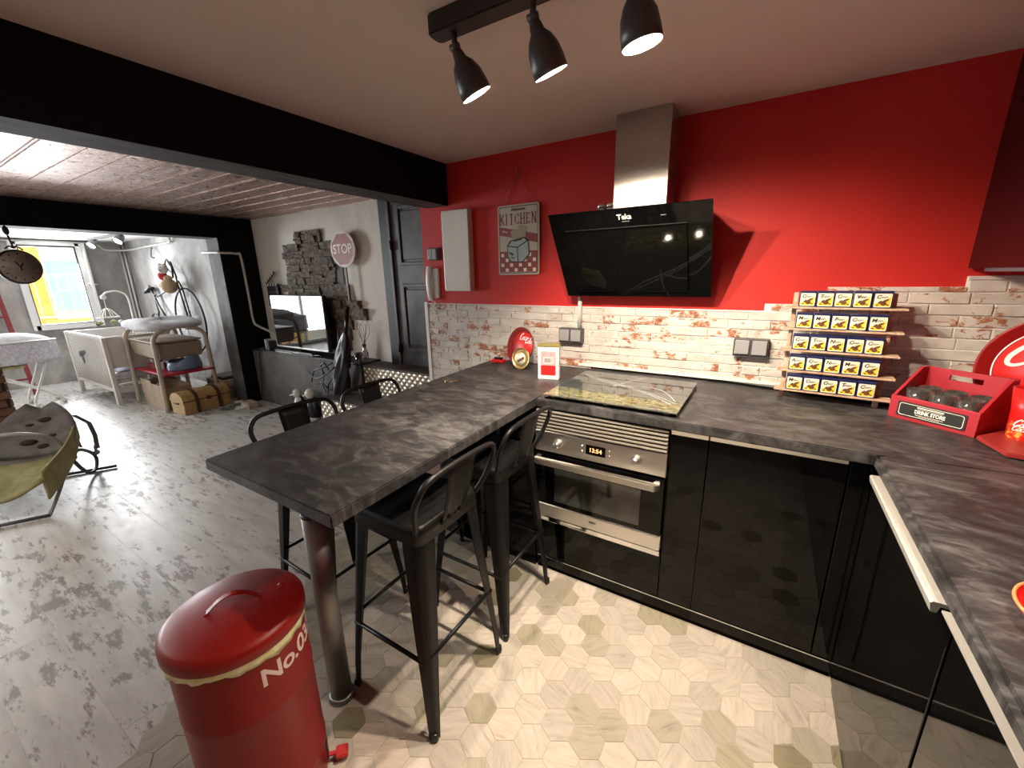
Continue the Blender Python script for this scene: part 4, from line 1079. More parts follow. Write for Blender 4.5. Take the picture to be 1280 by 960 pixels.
    mb = B(); mb.box(-.030, .030, -.023, .023, .060, .067, .003); lid_me = mb.mesh('tin_lid'); lid_me.materials.append(MT['blue_tin'])
    def label_me(ch):
        if ch in cache: return cache[ch]
        b = B(); y = -.0232
        b.mi = 0; b.prism([(x, y, .031+z) for x, z in rrect(.052, .053, .004)], (0, -.0004, 0))
        b.mi = 1; b.bm.faces.new([b.bm.verts.new((x, y-.0006, z)) for x, z in [(-.023, .008), (.023, .008), (.023, .046), (.012, .036), (.0, .026), (-.010, .026), (-.023, .018)]]).material_index = 1
        b.mi = 2
        for (cx, cz, rx_, rz_, a) in ((.003, .019, .010, .008, 0), (.008, .030, .012, .0045, .5), (-.008, .024, .008, .004, .9), (-.015, .013, .004, .003, 0), (.016, .014, .004, .003, 0)):
            f = b.bm.faces.new([b.bm.verts.new((cx+rx_*math.cos(q)*math.cos(a)-rz_*math.sin(q)*math.sin(a), y-.0008, cz+rx_*math.cos(q)*math.sin(a)+rz_*math.sin(q)*math.cos(a))) for q in [2*PI*k/10 for k in range(10)]]); f.material_index = 2
        b.mi = 3
        mm = frame4((-.010, y-.0008, .040), (1, 0, 0), (0, 0, 1))
        pp = pen([(0, 0), (.005, .006), (.008, 0), (.012, .006), (.015, 0), (.019, .006), (.023, .001)], 4); ribbon(b, pp, [.0018]*len(pp), mm)
        me = b.mesh('label'); 
        tm = text_mesh(ch, .020, .0002, .0006, .2, frame4((-.014, y-.0008, .044), (1, 0, 0), (0, 0, 1)))
        bm = bmesh.new(); bm.from_mesh(me); k0 = len(bm.faces); bm.from_mesh(tm); bm.faces.ensure_lookup_table()
        for f in bm.faces[k0:]: f.material_index = 3
        bm.to_mesh(me); bm.free()
        for q in ('cream', 'yellow_print', 'brown_print', 'black_print'): me.materials.append(MT[q])
        cache[ch] = me; return me
    for r in range(5):
        z = zs[4-r]
        for c in range(5):
            lx = .051+c*.0608; ly = z*tl-.026
            wp = V(ox, oy, ZT)+rz(ang) @ V(lx, ly, z)
            q = thing('seed_tin', f'navy picture-label tin, {ordn[c]} on the {rown[r]} shelf of the wooden rack', 'tin', wp, ang+rnd.uniform(-.05, .05), 'navy tins in the wooden rack')
            a = bpy.data.objects.new('tin_body', tin_me); COL.objects.link(a); a.parent = q
            a = bpy.data.objects.new('lid', lid_me); COL.objects.link(a); a.parent = q
            a = bpy.data.objects.new('label', label_me(letters[r][c])); COL.objects.link(a); a.parent = q
    # red crate of glasses ------------------------------------------------
    ang = math.atan2(-.156, .191); t = thing('bottle_crate', 'red wooden drinks crate with black nameplate full of glasses', 'crate', (.451, 2.056, ZT), ang)
    L_, D_ = .250, .188
    b = B(); b.box(0, L_, 0, .010, 0, .086, .0015); fp = obj('front_board', b, 'red_wood', t)
    # back board with a handle slot
    b = B(); y0 = D_-.010
    for (x0, x1, z0, z1) in ((0, L_, 0, .142), (0, .075, .142, .162), (.168, L_, .142, .162), (0, L_, .162, .182)): b.box(x0, x1, y0, D_, z0, z1)
    obj('back_board', b, 'red_wood', t)
    for x in (0, L_-.010):
        b = B(); b.prism([(x, .010, 0), (x, D_-.010, 0), (x, D_-.010, .182), (x, D_-.045, .182), (x, .010, .088)], (.010, 0, 0)); obj('side_board', b, 'red_wood', t)
    b = B(); b.box(.010, L_-.010, .010, D_-.010, .004, .012); obj('bottom_board', b, 'red_wood', t)
    b = B(); b.prism([(.125+x, -.001, .042+z) for x, z in rrect(.196, .056, .004)], (0, -.002, 0)); pl = obj('nameplate', b, 'black_print', t)
    b = B(); o_ = rrect(.184, .046, .008); i_ = rrect(.180, .042, .007)
    for k in range(len(o_)):
        k2 = (k+1) % len(o_); b.quad([(.125+o_[k][0], -.0033, .042+o_[k][1]), (.125+o_[k2][0], -.0033, .042+o_[k2][1]), (.125+i_[k2][0], -.0033, .042+i_[k2][1]), (.125+i_[k][0], -.0033, .042+i_[k][1])])
    obj('plate_border', b, 'cream', pl)
    obj('lettering', text_mesh('DRINK STORE', .0185, .0002, .0007, 0, frame4((.125, -.0034, .040), (1, 0, 0), (0, 0, 1)) @ Matrix.Diagonal((.75, 1, 1, 1))), 'white_print', pl)
    b = B()
    for z, w0, h0 in ((.055, .038, .0045), (.0505, .036, .0012), (.0275, .040, .0018), (.024, .030, .001)): b.box(.125-w0, .125+w0, -.0036, -.0033, z, z+h0)
    obj('small_print', b, 'cream', pl)
    k = 0
    names = ['front left', 'front middle', 'front right', 'back left', 'back middle', 'back right']
    for gy in (.055, .128):
        for gx in (.052, .125, .198):
            wp = V(.451, 2.056, ZT+.0125)+rz(ang) @ V(gx, gy, 0)
            g = thing('drinking_glass', f'clear tumbler in the {names[k]} compartment of the red crate', 'glass', wp, 0, 'glasses in the red crate')
            b = B(); b.lathe([(.026, 0), (.031, .05), (.034, .100), (.0325, .100), (.0295, .05), (.0245, .008), (.001, .007)], 20, cap=False); b.lathe([(.026, 0), (.001, 0)], 20, cap=False); obj('tumbler', b, 'glass', g); k += 1
    # big round cola tray behind on the right
    t = thing('round_tray', 'large round red cola tray leaning on the wall at the right edge', 'tray', (.868, 2.10, ZT+.20))
    m = Matrix.Rotation(math.radians(-24), 4, 'Z') @ Matrix.Rotation(math.radians(82), 4, 'X')
    b = B(); b.lathe([(.001, -.004), (.158, -.004), (.188, .026), (.196, .026), (.196, .022), (.162, -.010), (.001, -.010)], 64, mat=m, cap=False); tr = obj('tray', b, 'red_gloss', t)
    b = B(); b.lathe([(.001, -.003), (.150, -.003), (.150, -.002), (.001, -.002)], 56, mat=m, cap=False); obj('print', b, 'red_print', tr)
    b = B(); o1 = [(.154*math.cos(a), .154*math.sin(a)) for a in [2*PI*k/64 for k in range(65)]]
    ribbon(b, o1, [.004]*65, m, -.0018); script_word(b, 'Coca-Cola', m @ Matrix.Translation((-.128, .018, -.0012)) @ Matrix.Rotation(-.06, 4, 'Z'), .044)
    pp = pen([(-.03, -.02), (.02, -.012), (.07, -.026), (.12, -.02)], 5); ribbon(b, pp, [.012*math.sin(PI*i/(len(pp)-1))+.001 for i in range(len(pp))], m, -.001)
    pp = arc((-.045, -.075, 0), .022, 2.0, 4.4, 8); ribbon(b, [(p.x, p.y) for p in pp], [.004+.010*math.sin(PI*i/8) for i in range(9)], m, -.001)
    obj('lettering', b, 'white_print', tr)
    # red can with bubbles print, standing on a red board
    b = B(); b.prism([(.640, 1.872, ZT+.003), (.663, 1.728, ZT+.003), (.80, 1.70, ZT+.003), (.90, 1.95, ZT+.003), (.74, 1.985, ZT+.003)], (0, 0, .014), .002)
    tag(obj('serving_board', b, M('red_board', (.30, .03, .028), .4)), 'flat dark red board under the cola tumbler at the right edge', 'board')
    m2 = M('cola_print', (.6, .03, .02), .25); n = NT(m2); nz = n.noise(n.coord(scale=(1, 1, 1)), 55, 3, .6)
    tc = n.n.new('ShaderNodeTexCoord'); sp = n.n.new('ShaderNodeSeparateXYZ'); n.link(tc.outputs['Object'], sp.inputs[0])
    mr = n.n.new('ShaderNodeMapRange'); mr.inputs['From Min'].default_value = .01; mr.inputs['From Max'].default_value = .07; mr.inputs['To Min'].default_value = 1; mr.inputs['To Max'].default_value = 0; n.link(sp.outputs['Z'], mr.inputs['Value'])
    cc = n.ramp(nz, [(.45, (.60, .02, .012)), (.56, (.80, .12, .03)), (.62, (.90, .50, .10))]); n.color(n.mix(mr.outputs[0], (.62, .012, .012), cc))
    t = thing('cola_tumbler', 'tall red printed cola tumbler at the right edge of the picture', 'tumbler', (.755, 1.905, ZT+.017))
    b = B(); b.lathe([(.038, 0), (.041, .01), (.044, .09), (.052, .165), (.050, .165), (.042, .09), (.037, .008), (.001, .006)], 32, cap=False); cu = obj('cup', b, m2, t)
    b = B()
    for dz, ss in ((.045, .012), (.032, .010)):
        nb = B(); mm = Matrix.Identity(4); script_word(nb, 'Coca', mm, ss)
        for v in nb.bm.verts:
            a = math.radians(-150)+v.co.x/.044; zz = dz+v.co.y; v.co = V(.0445*math.cos(a)*(1+.02), .0445*math.sin(a)*(1.02), zz)
        me = nb.mesh('lettering'); obj('lettering', me, 'white_print', cu)
    # red bowl at the lower right edge
    t = thing('red_dish', 'red dish with orange rim cut off at the lower right edge', 'dish', (.500, .880, ZT+.004))
    b = B(); b.lathe([(.06, 0), (.088, .008), (.102, .026), (.099, .028), (.086, .012), (.001, .006)], 48, cap=True); d = obj('dish', b, M('bright_red_glaze', (.72, .012, .008), .3), t)
    b = B(); b.tube(arc((0, 0, .028), .1005, 0, 2*PI, 48)[:-1], .0028, 6, closed=True); obj('rim', b, M('orange_rim', (.55, .22, .09), .4), d)
build_counter_things()
# ================================================================ LIVING ROOM, BY THE LOW WALL
def build_living():
    # stone cladding: split-faced strips on the pale wall
    def w(x0, x1, z0, z1, st):   # one course block
        x = x0
        while x < x1-.02:
            L = min(rnd.uniform(.09, .30), x1-x)
            if x1-x-L < .05: L = x1-x
            zz = z0
            hs_ = [z1-z0] if rnd.random() < .45 else ([.5*(z1-z0)]*2 if rnd.random() < .6 else [.35*(z1-z0), .65*(z1-z0)])
            for h in hs_:
                b = B(); d = rnd.uniform(.022, .055)
                vs = b.box(x+.002, x+L-.002, YW-d, YW-.001, zz+.002, zz+h-.002)
                for v in b.bm.verts:
                    if v.co.y < YW-.01: v.co += V(rnd.uniform(-.006, .006), rnd.uniform(-.012, .006), rnd.uniform(-.004, .004))
                obj('stone', b, 'stone', st)
                zz += h
            x += L
    st = tag(obj('stone_cladding', (lambda b: (b.box(-4.66, -3.75, YW-.012, YW-.001, .80, 1.86), b)[1])(B()), 'dark_concrete'), 'stepped patch of split slate stones on the pale wall behind the television', 'stone cladding')
    for (x0, x1, z0, z1) in ((-4.45, -4.03, 1.915, 1.975), (-4.47, -4.03, 1.85, 1.915), (-4.72, -3.79, 1.775, 1.85), (-4.75, -3.78, 1.70, 1.775), (-4.70, -3.88, 1.63, 1.70), (-4.68, -3.84, 1.56, 1.63), (-4.72, -3.86, 1.49, 1.56), (-4.72, -3.87, 1.42, 1.49), (-4.85, -3.68, 1.34, 1.42), (-4.72, -3.68, 1.26, 1.34), (-4.74, -3.52, 1.18, 1.26), (-4.3, -3.44, 1.06, 1.18), (-4.6, -3.68, .95, 1.06), (-4.6, -3.72, .84, .95), (-4.6, -3.75, .72, .84)):
        w(x0, x1, z0, z1, st)
    # stop sign
    t = thing('stop_sign', 'weathered red STOP sign on a dark post beside the stone patch', 'sign', (-3.622, YW-.075, 1.755))
    R_ = .185
    b = B(); b.prism([(R_*math.cos(a), 0, R_*.92*math.sin(a)) for a in [2*PI*k/36 for k in range(36)]], (0, -.006, 0)); pl = obj('plate', b, M('sign_rim', (.62, .52, .47), .5), t)
    b = B(); b.prism([(.172*math.cos(a), -.007, .172*.92*math.sin(a)) for a in [PI/8+PI/4*k for k in range(8)]], (0, -.0012, 0)); obj('red_face', b, 'rust', pl)
    b = B(); oo = [PI/8+PI/4*k for k in range(9)]
    for k in range(8):
        a, c = oo[k], oo[k+1]; b.quad([(.176*math.cos(a), -.0088, .162*math.sin(a)), (.176*math.cos(c), -.0088, .162*math.sin(c)), (.169*math.cos(c), -.0088, .156*math.sin(c)), (.169*math.cos(a), -.0088, .156*math.sin(a))])
    obj('border_print', b, 'cream', pl)
    obj('lettering', text_mesh('STOP', .125, .0004, .002, 0, frame4((0, -.0095, 0), (1, 0, 0), (0, 0, 1)) @ Matrix.Diagonal((.95, 1, 1, 1))), 'cream', pl)
    b = B(); b.box(-.012, .012, .0, .012, -.50, -.15); obj('post', b, 'black_matt', t)
    # film clapperboard lying on the stones
    t = thing('clapperboard', 'small black film clapperboard with raised striped stick left of the stones', 'clapperboard', (-5.03, YW-.045, 1.17), 0)
    b = B(); b.box(-.115, .115, -.008, .008, 0, .235, .002); bd = obj('board', b, 'black_print', t)
    b = B()
    for z in (.045, .085, .125, .165): b.box(-.105, .105, -.0095, -.0085, z, z+.004)
    b.box(-.03, -.027, -.0095, -.0085, .01, .085); obj('line_print', b, 'grey_plastic', bd)
    for nm, a, z in (('lower_stick', 0, .237), ('clap_stick', .55, .262)):
        b = B(); b.box(0, .23, -.008, .008, 0, .026); rr = Matrix.Rotation(-a, 3, 'Y')
        for v in b.bm.verts: v.co = rr @ v.co+V(-.115, 0, z)
        s = obj(nm, b, 'black_print', t); b = B()
        for k in range(4):
            x = .015+k*.055; b.quad([rr @ V(x, -.009, .001)+V(-.115, 0, z), rr @ V(x+.025, -.009, .001)+V(-.115, 0, z), rr @ V(x+.040, -.009, .025)+V(-.115, 0, z), rr @ V(x+.015, -.009, .025)+V(-.115, 0, z)])
        obj('stripes', b, 'white_print', s)
    # television
    t = thing('television', 'flat-screen television standing on the low concrete wall, reflecting a window', 'television', (-4.40, 2.66, .667), 0.0)
    b = B(); b.box(-.49, .49, -.015, .03, .05, .645, .006); tv = obj('casing', b, 'black_plastic', t)
    b = B(); b.box(-.478, .478, -.018, -.014, .068, .636, .001); obj('screen', b, 'screen', tv)
    b = B(); b.box(-.482, .482, -.0195, -.013, .052, .068, .002); obj('bottom_bezel', b, M('grey_bezel', (.45, .45, .43), .3, .5), tv)
    b = B(); b.box(-.05, .05, .0, .03, .005, .08, .003); b.box(-.20, .20, -.045, .075, 0, .012, .004); obj('stand', b, 'black_gloss', t)
    t = thing('sound_bar', 'thin white-edged black sound bar in front of the television', 'speaker', (-4.42, 2.60, .667)); b = B(); b.box(-.42, .30, -.025, .01, 0, .030, .004); s = obj('body', b, 'black_plastic', t)
    b = B(); b.box(-.40, -.08, -.028, -.02, .004, .012, .001); b.box(-.06, .06, -.028, -.02, .018, .024, .001); obj('trim_strip', b, 'white_plastic', s)
    t = thing('router', 'small upright pale grey router box on the low wall left of the television', 'router', (-5.03, 2.64, .667))
    b = B(); b.box(-.035, -.012, -.05, .05, 0, .13, .008); obj('case', b, 'white_plastic', t)
    b = B(); b.box(-.006, .05, -.05, .05, 0, .11, .01); obj('case', b, 'dgrey_plastic', t)
    # cables hanging from the ledge
    b = B(); b.tube(smooth_path([(-5.05, 2.59, .68), (-5.16, 2.565, .66), (-5.2, 2.56, .4), (-5.24, 2.55, .14), (-5.28, 2.55, .02)], 5), .006, 6); tag(obj('cable', b, 'black_plastic'), 'black cable running down the low wall beside the column', 'cable')
    b = B(); b.tube(smooth_path([(-3.98, 2.59, .69), (-3.96, 2.56, .62), (-3.93, 2.55, .45), (-3.96, 2.545, .40), (-3.9, 2.54, .3)], 5), .005, 6)
    b.tube(smooth_path([(-4.15, 2.54, .665), (-4.05, 2.56, .69), (-3.95, 2.56, .70)], 4), .006, 6); tag(obj('cable', b, 'black_plastic'), 'thin black cable hanging below the right end of the television', 'cable')
    # dark draped bundle with straps: a folded black stand in its cover
    t = thing('folded_stand', 'tall folded black stand bundle with dangling straps beside the television', 'stand', (-3.50, 2.47, .345))
    b = B(); n = 24
    def cov(u, v):
        a = 2*PI*u; z = .02+.62*v; lean = .19*v
        r = (.085*(1-.45*v)+.018*math.sin(3*a+5*v)+.010*math.sin(7*a-9*v)) if v < .85 else .05*(1-(v-.85)/.18)+.012
        return (-.06+lean+r*1.15*math.cos(a), r*.8*math.sin(a), z)
    b.grid(cov, n, 14, True); obj('cover', b, 'black_fabric', t)
    b = B()
    for (p, q, r) in (((.05, 0, .35), (.10, 0, .62), .022), ((.09, .01, .30), (.17, .0, .55), .03), ((.0, .0, .4), (.02, .01, .66), .014)): b.tube([p, q], [r, r*.6], 8)
    obj('folded_legs', b, 'black_fabric', t)
    b = B(); b.tube([(.11, 0, .52), (.205, .0, .86)], [.014, .020], 12); b.tube([(.205, 0, .86), (.21, 0, .885)], .024, 12); obj('pole', b, 'black_gloss', t)
    b = B()
    for pts in ([(-.02, -.06, .30), (-.16, -.10, .20), (-.30, -.10, .17), (-.42, -.09, .22)], [(-.04, -.06, .34), (-.18, -.09, .28), (-.30, -.10, .24), (-.38, -.09, .12)], [(-.05, -.06, .20), (-.12, -.08, .12), (-.14, -.08, .02)], [(-.10, -.06, .26), (-.14, -.08, .33), (-.20, -.08, .30), (-.16, -.08, .22)], [(-.02, -.05, .10), (-.10, -.09, .07), (-.2, -.09, .13), (-.30, -.08, .10)]): b.tube(smooth_path(pts, 5), .0075, 6)
    obj('strap', b, 'black_fabric', t)
    # red candle glass and dry twigs
    t = thing('candle_glass', 'clear glass with red candle wax on the end of the low wall', 'candle', (-3.405, 2.62, .667))
    b = B(); b.lathe([(.036, 0), (.042, .095), (.040, .095), (.034, .006), (.001, .005)], 20, cap=False); obj('glass', b, 'glass', t)
    b = B(); b.lathe([(.033, .007), (.037, .062), (.001, .062)], 20); obj('wax', b, 'red_wax', t)
    t = thing('twig_vase', 'thin dried twigs in a small clear vase behind the red candle', 'vase', (-3.46, 2.74, .667))
    b = B(); b.lathe([(.03, 0), (.035, .06), (.018, .12), (.022, .16), (.020, .16), (.016, .12), (.03, .06), (.001, .01)], 18, cap=False); obj('vase', b, 'glass', t)
    b = B()
    for k in range(9):
        a = k*2.4; q = .05+.02*(k % 3); b.tube(smooth_path([(0, 0, .02), (.01*math.cos(a), .01*math.sin(a), .17), (q*math.cos(a), .5*q*math.sin(a), .28+.02*(k % 4)), (q*1.3*math.cos(a+.6), .4*q*math.sin(a), .36+.02*(k % 3))], 3), .0022, 5)
    obj('twigs', b, M('dry_twig', (.26, .22, .19), .9), t)
    # two small white and black figures on the floor
    for (x, y, s, lab) in ((-4.30, 2.46, 1.0, 'small white figure with a dark back standing left, below the television'), (-4.02, 2.44, 1.15, 'small white and black figure standing right, beside the lower step')):
        t = thing('animal_figure', lab, 'figure', (x, y, 0), -.6, 'small figures below the television')
        b = B(); b.lathe([(.045*s, 0), (.06*s, .03), (.065*s, .10*s), (.045*s, .19*s), (.03*s, .22*s), (.001, .23*s)], 16); obj('body', b, 'black_fabric' if s > 1 else 'white_plastic', t)
        b = B(); b.ball((0, -.01, .265*s), .042*s, (1, 1.1, 1.15)); b.tube([(0, -.04, .262*s), (0, -.085, .248*s)], [.015, .006], 8); obj('head', b, 'white_plastic', t)
        b = B(); b.ball((.018, -.045, .28*s), .007); b.ball((-.018, -.045, .28*s), .007); obj('eye', b, 'black_gloss', t)
        b = B(); b.ball((.03, .03, .15*s), .06*s, (.8, .5, 1.5)); obj('wing', b, 'black_fabric', t)
        b = B(); b.ball((0, -.02, .03*s), .06*s, (1.2, 1.3, .5)); obj('feet', b, 'white_plastic', t)
    # white conduit on the black column
    b = B(); b.tube(smooth_path([(-5.72, 2.405, 1.80), (-5.40, 2.40, 1.79), (-5.325, 2.42, 1.785), (-5.325, 2.58, 1.78), (-5.325, 2.625, 1.74), (-5.325, 2.635, 1.3), (-5.325, 2.64, 1.0), (-5.30, 2.68, .93), (-5.15, 2.76, .84), (-5.05, 2.79, .74)], 5), .014, 10)
    tag(obj('conduit', b, 'pipe'), 'bent white conduit wrapping the black column down to the low wall', 'pipe')
build_living()
def living_fill():  # unseen lamp, added to brighten the living-room wall
    t = thing('fill_lamp', 'added flat round fill lamp on the living-room ceiling, outside the frame', 'lamp', (-3.5, -.7, 2.172))
    b = B(); b.lathe([(.20, 0), (.20, -.03), (.17, -.045), (.001, -.045)], 40); obj('shade', b, 'white_plastic', t)
    b = B(); b.lathe([(.165, -.0455), (.15, -.055), (.001, -.057)], 40); obj('diffuser', b, M('fill_diffuser', (1, 1, 1), .4, emit=(1, .9, .78), es=3), t)
    light('living_fill_light', 'AREA', (-3.5, -.7, 2.10), (-3.5, -.5, 0), 15, (1, .90, .78), shape='DISK', size=.32)
living_fill()

# ================================================================ THE FAR ROOM
def build_far_room():
    # conduits along the walls
    X0 = FAR+.03
    b = B(); b.tube(smooth_path([(X0, .3, 2.085), (X0, 1.9, 2.085), (X0, 2.30, 2.085), (X0, 2.42, 2.05), (X0, 2.50, 1.99), (X0+.3, YB-.03, 1.985), (-8.2, YB-.03, 2.0), (-7.35, YB-.03, 2.02), (-7.30, YB-.03, 2.05), (-7.30, YB-.03, 2.11)], 4), .013, 8)
    tag(obj('conduit', b, 'pipe'), 'pale conduit running under the ceiling round the far corner', 'pipe')
    b = B(); b.tube([(X0, YB-.05, 2.11), (X0, YB-.05, .2)], .016, 8); b.tube([(X0+.09, YB-.03, 2.11), (X0+.09, YB-.03, .2)], .016, 8)
    tag(obj('conduit', b, 'pipe'), 'pair of upright pale pipes in the corner right of the window', 'pipe')
    # spot rail with two lit heads
    t = thing('spot_rail', 'metal ceiling rail with two lit spots above the bicycle', 'lamp', (-7.9, 2.2, 2.12))
    b = B(); b.box(-.75, .62, -.02, .02, -.03, 0); obj('rail', b, 'steel_leg', t)
    for x in (-.55, .50):
        a = V(.3, -.55, -.6).normalized(); m = Matrix.Translation((x, 0, -.05)) @ a.to_track_quat('Z', 'Y').to_matrix().to_4x4()
        b = B(); b.lathe([(.03, -.02), (.045, .02), (.055, .10), (.052, .10), (.04, .03), (.001, .03)], 20, mat=m, cap=False); sh = obj('lamp_shade', b, 'steel_leg', t)
        b = B(); b.lathe([(.045, .06), (.046, .085), (.001, .086)], 20, mat=m, cap=False); obj('bulb', b, 'bulb_cool', sh)
        p = V(-7.9+x, 2.2, 2.07)+a*.11; light('spot_light', 'SPOT', p, p+a, 7, (1, .93, .84), spot_size=1.9, spot_blend=.5, shadow_soft_size=.03)
    # wall lamp hook
    b = B(); b.tube(smooth_path([(-7.95, YB-.03, 1.98), (-7.95, YB-.05, 1.93), (-7.9, YB-.08, 1.84), (-7.86, YB-.06, 1.83)], 4), .010, 8); tag(obj('wall_hook', b, 'steel_leg'), 'small bent metal hook on the wall above the bicycle saddle', 'hook')
    # decorative bicycle with a big front wheel
    t = thing('wall_bicycle', 'black old-fashioned wall bicycle with one huge spoked wheel', 'bicycle', (-7.10, YB-.06, .93))
    R_ = .455; b = B(); b.tube(arc((0, 0, 0), R_, 0, 2*PI, 64, (1, 0, 0), (0, 0, 1))[:-1], .013, 8, closed=True); fw = obj('large_wheel', b, 'black_matt', t)
    b = B(); 
    for k in range(24):
        a = 2*PI*k/24; b.tube([(.02*math.cos(a+.8), 0, .02*math.sin(a+.8)), (R_*math.cos(a), 0, R_*math.sin(a))], .0022, 5)
    b.tube([(0, -.03, 0), (0, .03, 0)], .02, 10); obj('spokes', b, 'steel_leg', fw)
    bw = V(-1.22, 0, -.16); r2 = .22
    b = B(); b.tube(arc(bw, r2, 0, 2*PI, 48, (1, 0, 0), (0, 0, 1))[:-1], .011, 8, closed=True); w2 = obj('rear_wheel', b, 'black_matt', t)
    b = B()
    for k in range(14): a = 2*PI*k/14; b.tube([bw, bw+V(r2*math.cos(a), 0, r2*math.sin(a))], .0022, 5)
    obj('spokes', b, 'steel_leg', w2)
    b = B(); b.tube([(-.05, 0, 0), (-.16, 0, .48), (-.17, 0, .60)], .010, 8); b.tube([(.05, -.0, .0), (-.05, 0, .47), (-.11, 0, .55)], .010, 8); b.tube([(-.12, 0, .55), (-.6, 0, .42), (-.98, 0, .33)], .014, 8)
    b.tube([(-1.20, 0, .50), (-1.0, 0, .20), (-.45, 0, -.35)], .014, 8); b.tube([(-1.12, 0, .36), (-1.05, 0, .10), bw], .011, 8); b.tube([(-.98, 0, .33), (-1.16, 0, .39)], .012, 8)
    obj('frame', b, 'black_matt', t)
    b = B(); b.tube([(-1.42, 0, .38), (-1.30, 0, .41), (-1.14, 0, .46), (-1.08, 0, .47)], [.018, .055, .05, .022], 10, flat=.5); obj('saddle', b, 'black_matt', t)
    b = B(); b.tube(smooth_path([(-.16, 0, .60), (-.20, 0, .72), (-.14, -.04, .82), (-.02, -.08, .72), (.0, -.1, .6)], 5), .012, 8); b.tube(smooth_path([(-.18, 0, .66), (-.34, 0, .70), (-.44, .0, .80), (-.36, 0, .86), (-.28, 0, .78)], 5), .010, 8); obj('handlebar', b, 'black_matt', t)
    t = thing('plush_toy', 'plush toy with a red scarf perched on the bicycle handlebar', 'toy', (-7.30, 2.56, 1.36))
    b = B(); b.ball((.02, 0, .06), .12, (1, .8, .85)); b.ball((.09, -.02, .16), .05); obj('body', b, 'plush', t)
    b = B(); b.ball((-.06, -.02, .20), .07, (1, .8, .9)); obj('scarf', b, 'plush_red', t)
    b = B(); b.ball((-.02, -.02, .29), .062); b.ball((-.08, -.02, .35), .026); b.ball((.04, -.02, .34), .026); b.ball((-.16, -.03, .07), .04, (1.3, .8, .8)); b.ball((.02, -.07, .275), .02); obj('head', b, 'plush_white', t)
    # crib --------------------------------------------------------------
    t = thing('baby_crib', 'pale wooden baby crib with slatted side below the window', 'crib', (-7.48, 1.92, 0))
    for (x, y) in ((.72, -.32), (-.72, -.32), (.72, .32), (-.72, .32)):
        b = B(); b.box(x-.035, x+.035, y-.022, y+.022, 0, .845, .006); obj('leg', b, 'crib_white', t)
    for y in (-.32, .32):
        for z in (.815, .165):
            b = B(); b.box(-.70, .70, y-.014, y+.014, z, z+.04, .005); obj('rail', b, 'crib_white', t)
        for k in range(17):
            b = B(); x = -.64+k*.08; b.box(x-.010, x+.010, y-.007, y+.007, .20, .82); obj('slat', b, 'crib_white', t)
    for x in (-.72, .72):
        b = B(); b.box(x-.012, x+.012, -.30, .30, .46, .845, .004); obj('end_board', b, 'crib_white', t)
        b = B(); b.box(x-.012, x+.012, -.30, .30, .14, .22, .004); obj('end_board', b, 'crib_white', t)
    b = B(); b.box(-.69, .69, -.30, .30, .26, .30); obj('base', b, 'crib_white', t)
    tag(obj('crib_mattress', (lambda b: (b.box(-.68, .68, -.29, .29, 0, .095, .02), b)[1])(B()), 'foam_white', None, (-7.48, 1.92, .302)), 'white mattress lying inside the crib', 'mattress')
    t = thing('crib_bedding', 'crumpled pale blue and white bedding in the crib end', 'bedding', (-7.05, 1.92, .408)); b = B()
    b.grid(lambda u, v: ((u-.5)*.5, (v-.5)*.5, .38*math.sin(PI*u)*math.sin(PI*v)*(1+.25*math.sin(17*u+3)*math.cos(13*v))+.0), 16, 16); obj('blanket', b, M('pale_blue_cloth', (.55, .60, .72), .9), t, solid=.008)
    b = B(); b.ball((.12, -.2, .36), .07, (1.2, .5, .8)); b.ball((-.12, -.15, .30), .08, (1, .5, 1.1)); obj('cushion', b, 'foam_white', t)
    t = thing('star_motif', 'grey hanging fabric decoration on the crib slats', 'decoration', (-7.53, 1.575, .56)); b = B(); b.ball((-.12, -.012, .02), .05, (1, .2, .9)); b.ball((-.02, -.012, .04), .045, (1.2, .2, .8)); b.ball((-.05, -.012, -.05), .04, (1, .2, 1.4)); b.ball((.07, -.012, .06), .04, (1.2, .2, .7)); obj('cloth', b, 'grey_fabric', t)
    # cot mobile
    t = thing('crib_mobile', 'white crib mobile arm with hanging dome of small toys', 'mobile', (-8.0, 2.12, .845))
    b = B(); b.tube(smooth_path([(0, .16, .0), (0, .17, .3), (0, .15, .46), (0, .05, .52), (0, -.06, .50), (0, -.10, .46)], 5), .012, 8); obj('arm', b, 'tube_white', t)
    b = B(); b.ball((0, -.10, .44), .035); b.tube([(0, -.10, .42), (0, -.10, .28)], .005, 6); obj('motor', b, 'white_plastic', t)
    b = B()
    for k in range(8): a = 2*PI*k/8; b.tube(smooth_path([(0, -.10, .29), (.05*math.cos(a), -.10+.05*math.sin(a), .26), (.12*math.cos(a), -.10+.12*math.sin(a), .16)], 3), .005, 5)
    b.tube([(.12*math.cos(a), -.10+.12*math.sin(a), .16) for a in [2*PI*k/24 for k in range(24)]], .005, 5, closed=True); obj('dome', b, 'tube_white', t)
    for k in range(5):
        a = 2*PI*k/5; b = B(); b.ball((.12*math.cos(a), -.10+.12*math.sin(a), .09), .035, (1, 1, .8), 10); b.tube([(.12*math.cos(a), -.10+.12*math.sin(a), .10), (.12*math.cos(a), -.10+.12*math.sin(a), .16)], .002, 4); obj('hanging_toy', b, 'foam_white' if k % 2 else 'lime_fabric', t)
    # changing table ------------------------------------------------------
    t = thing('changing_table', 'cream tube changing table with bath and red shelf', 'changing table', (-6.27, 2.05, 0))
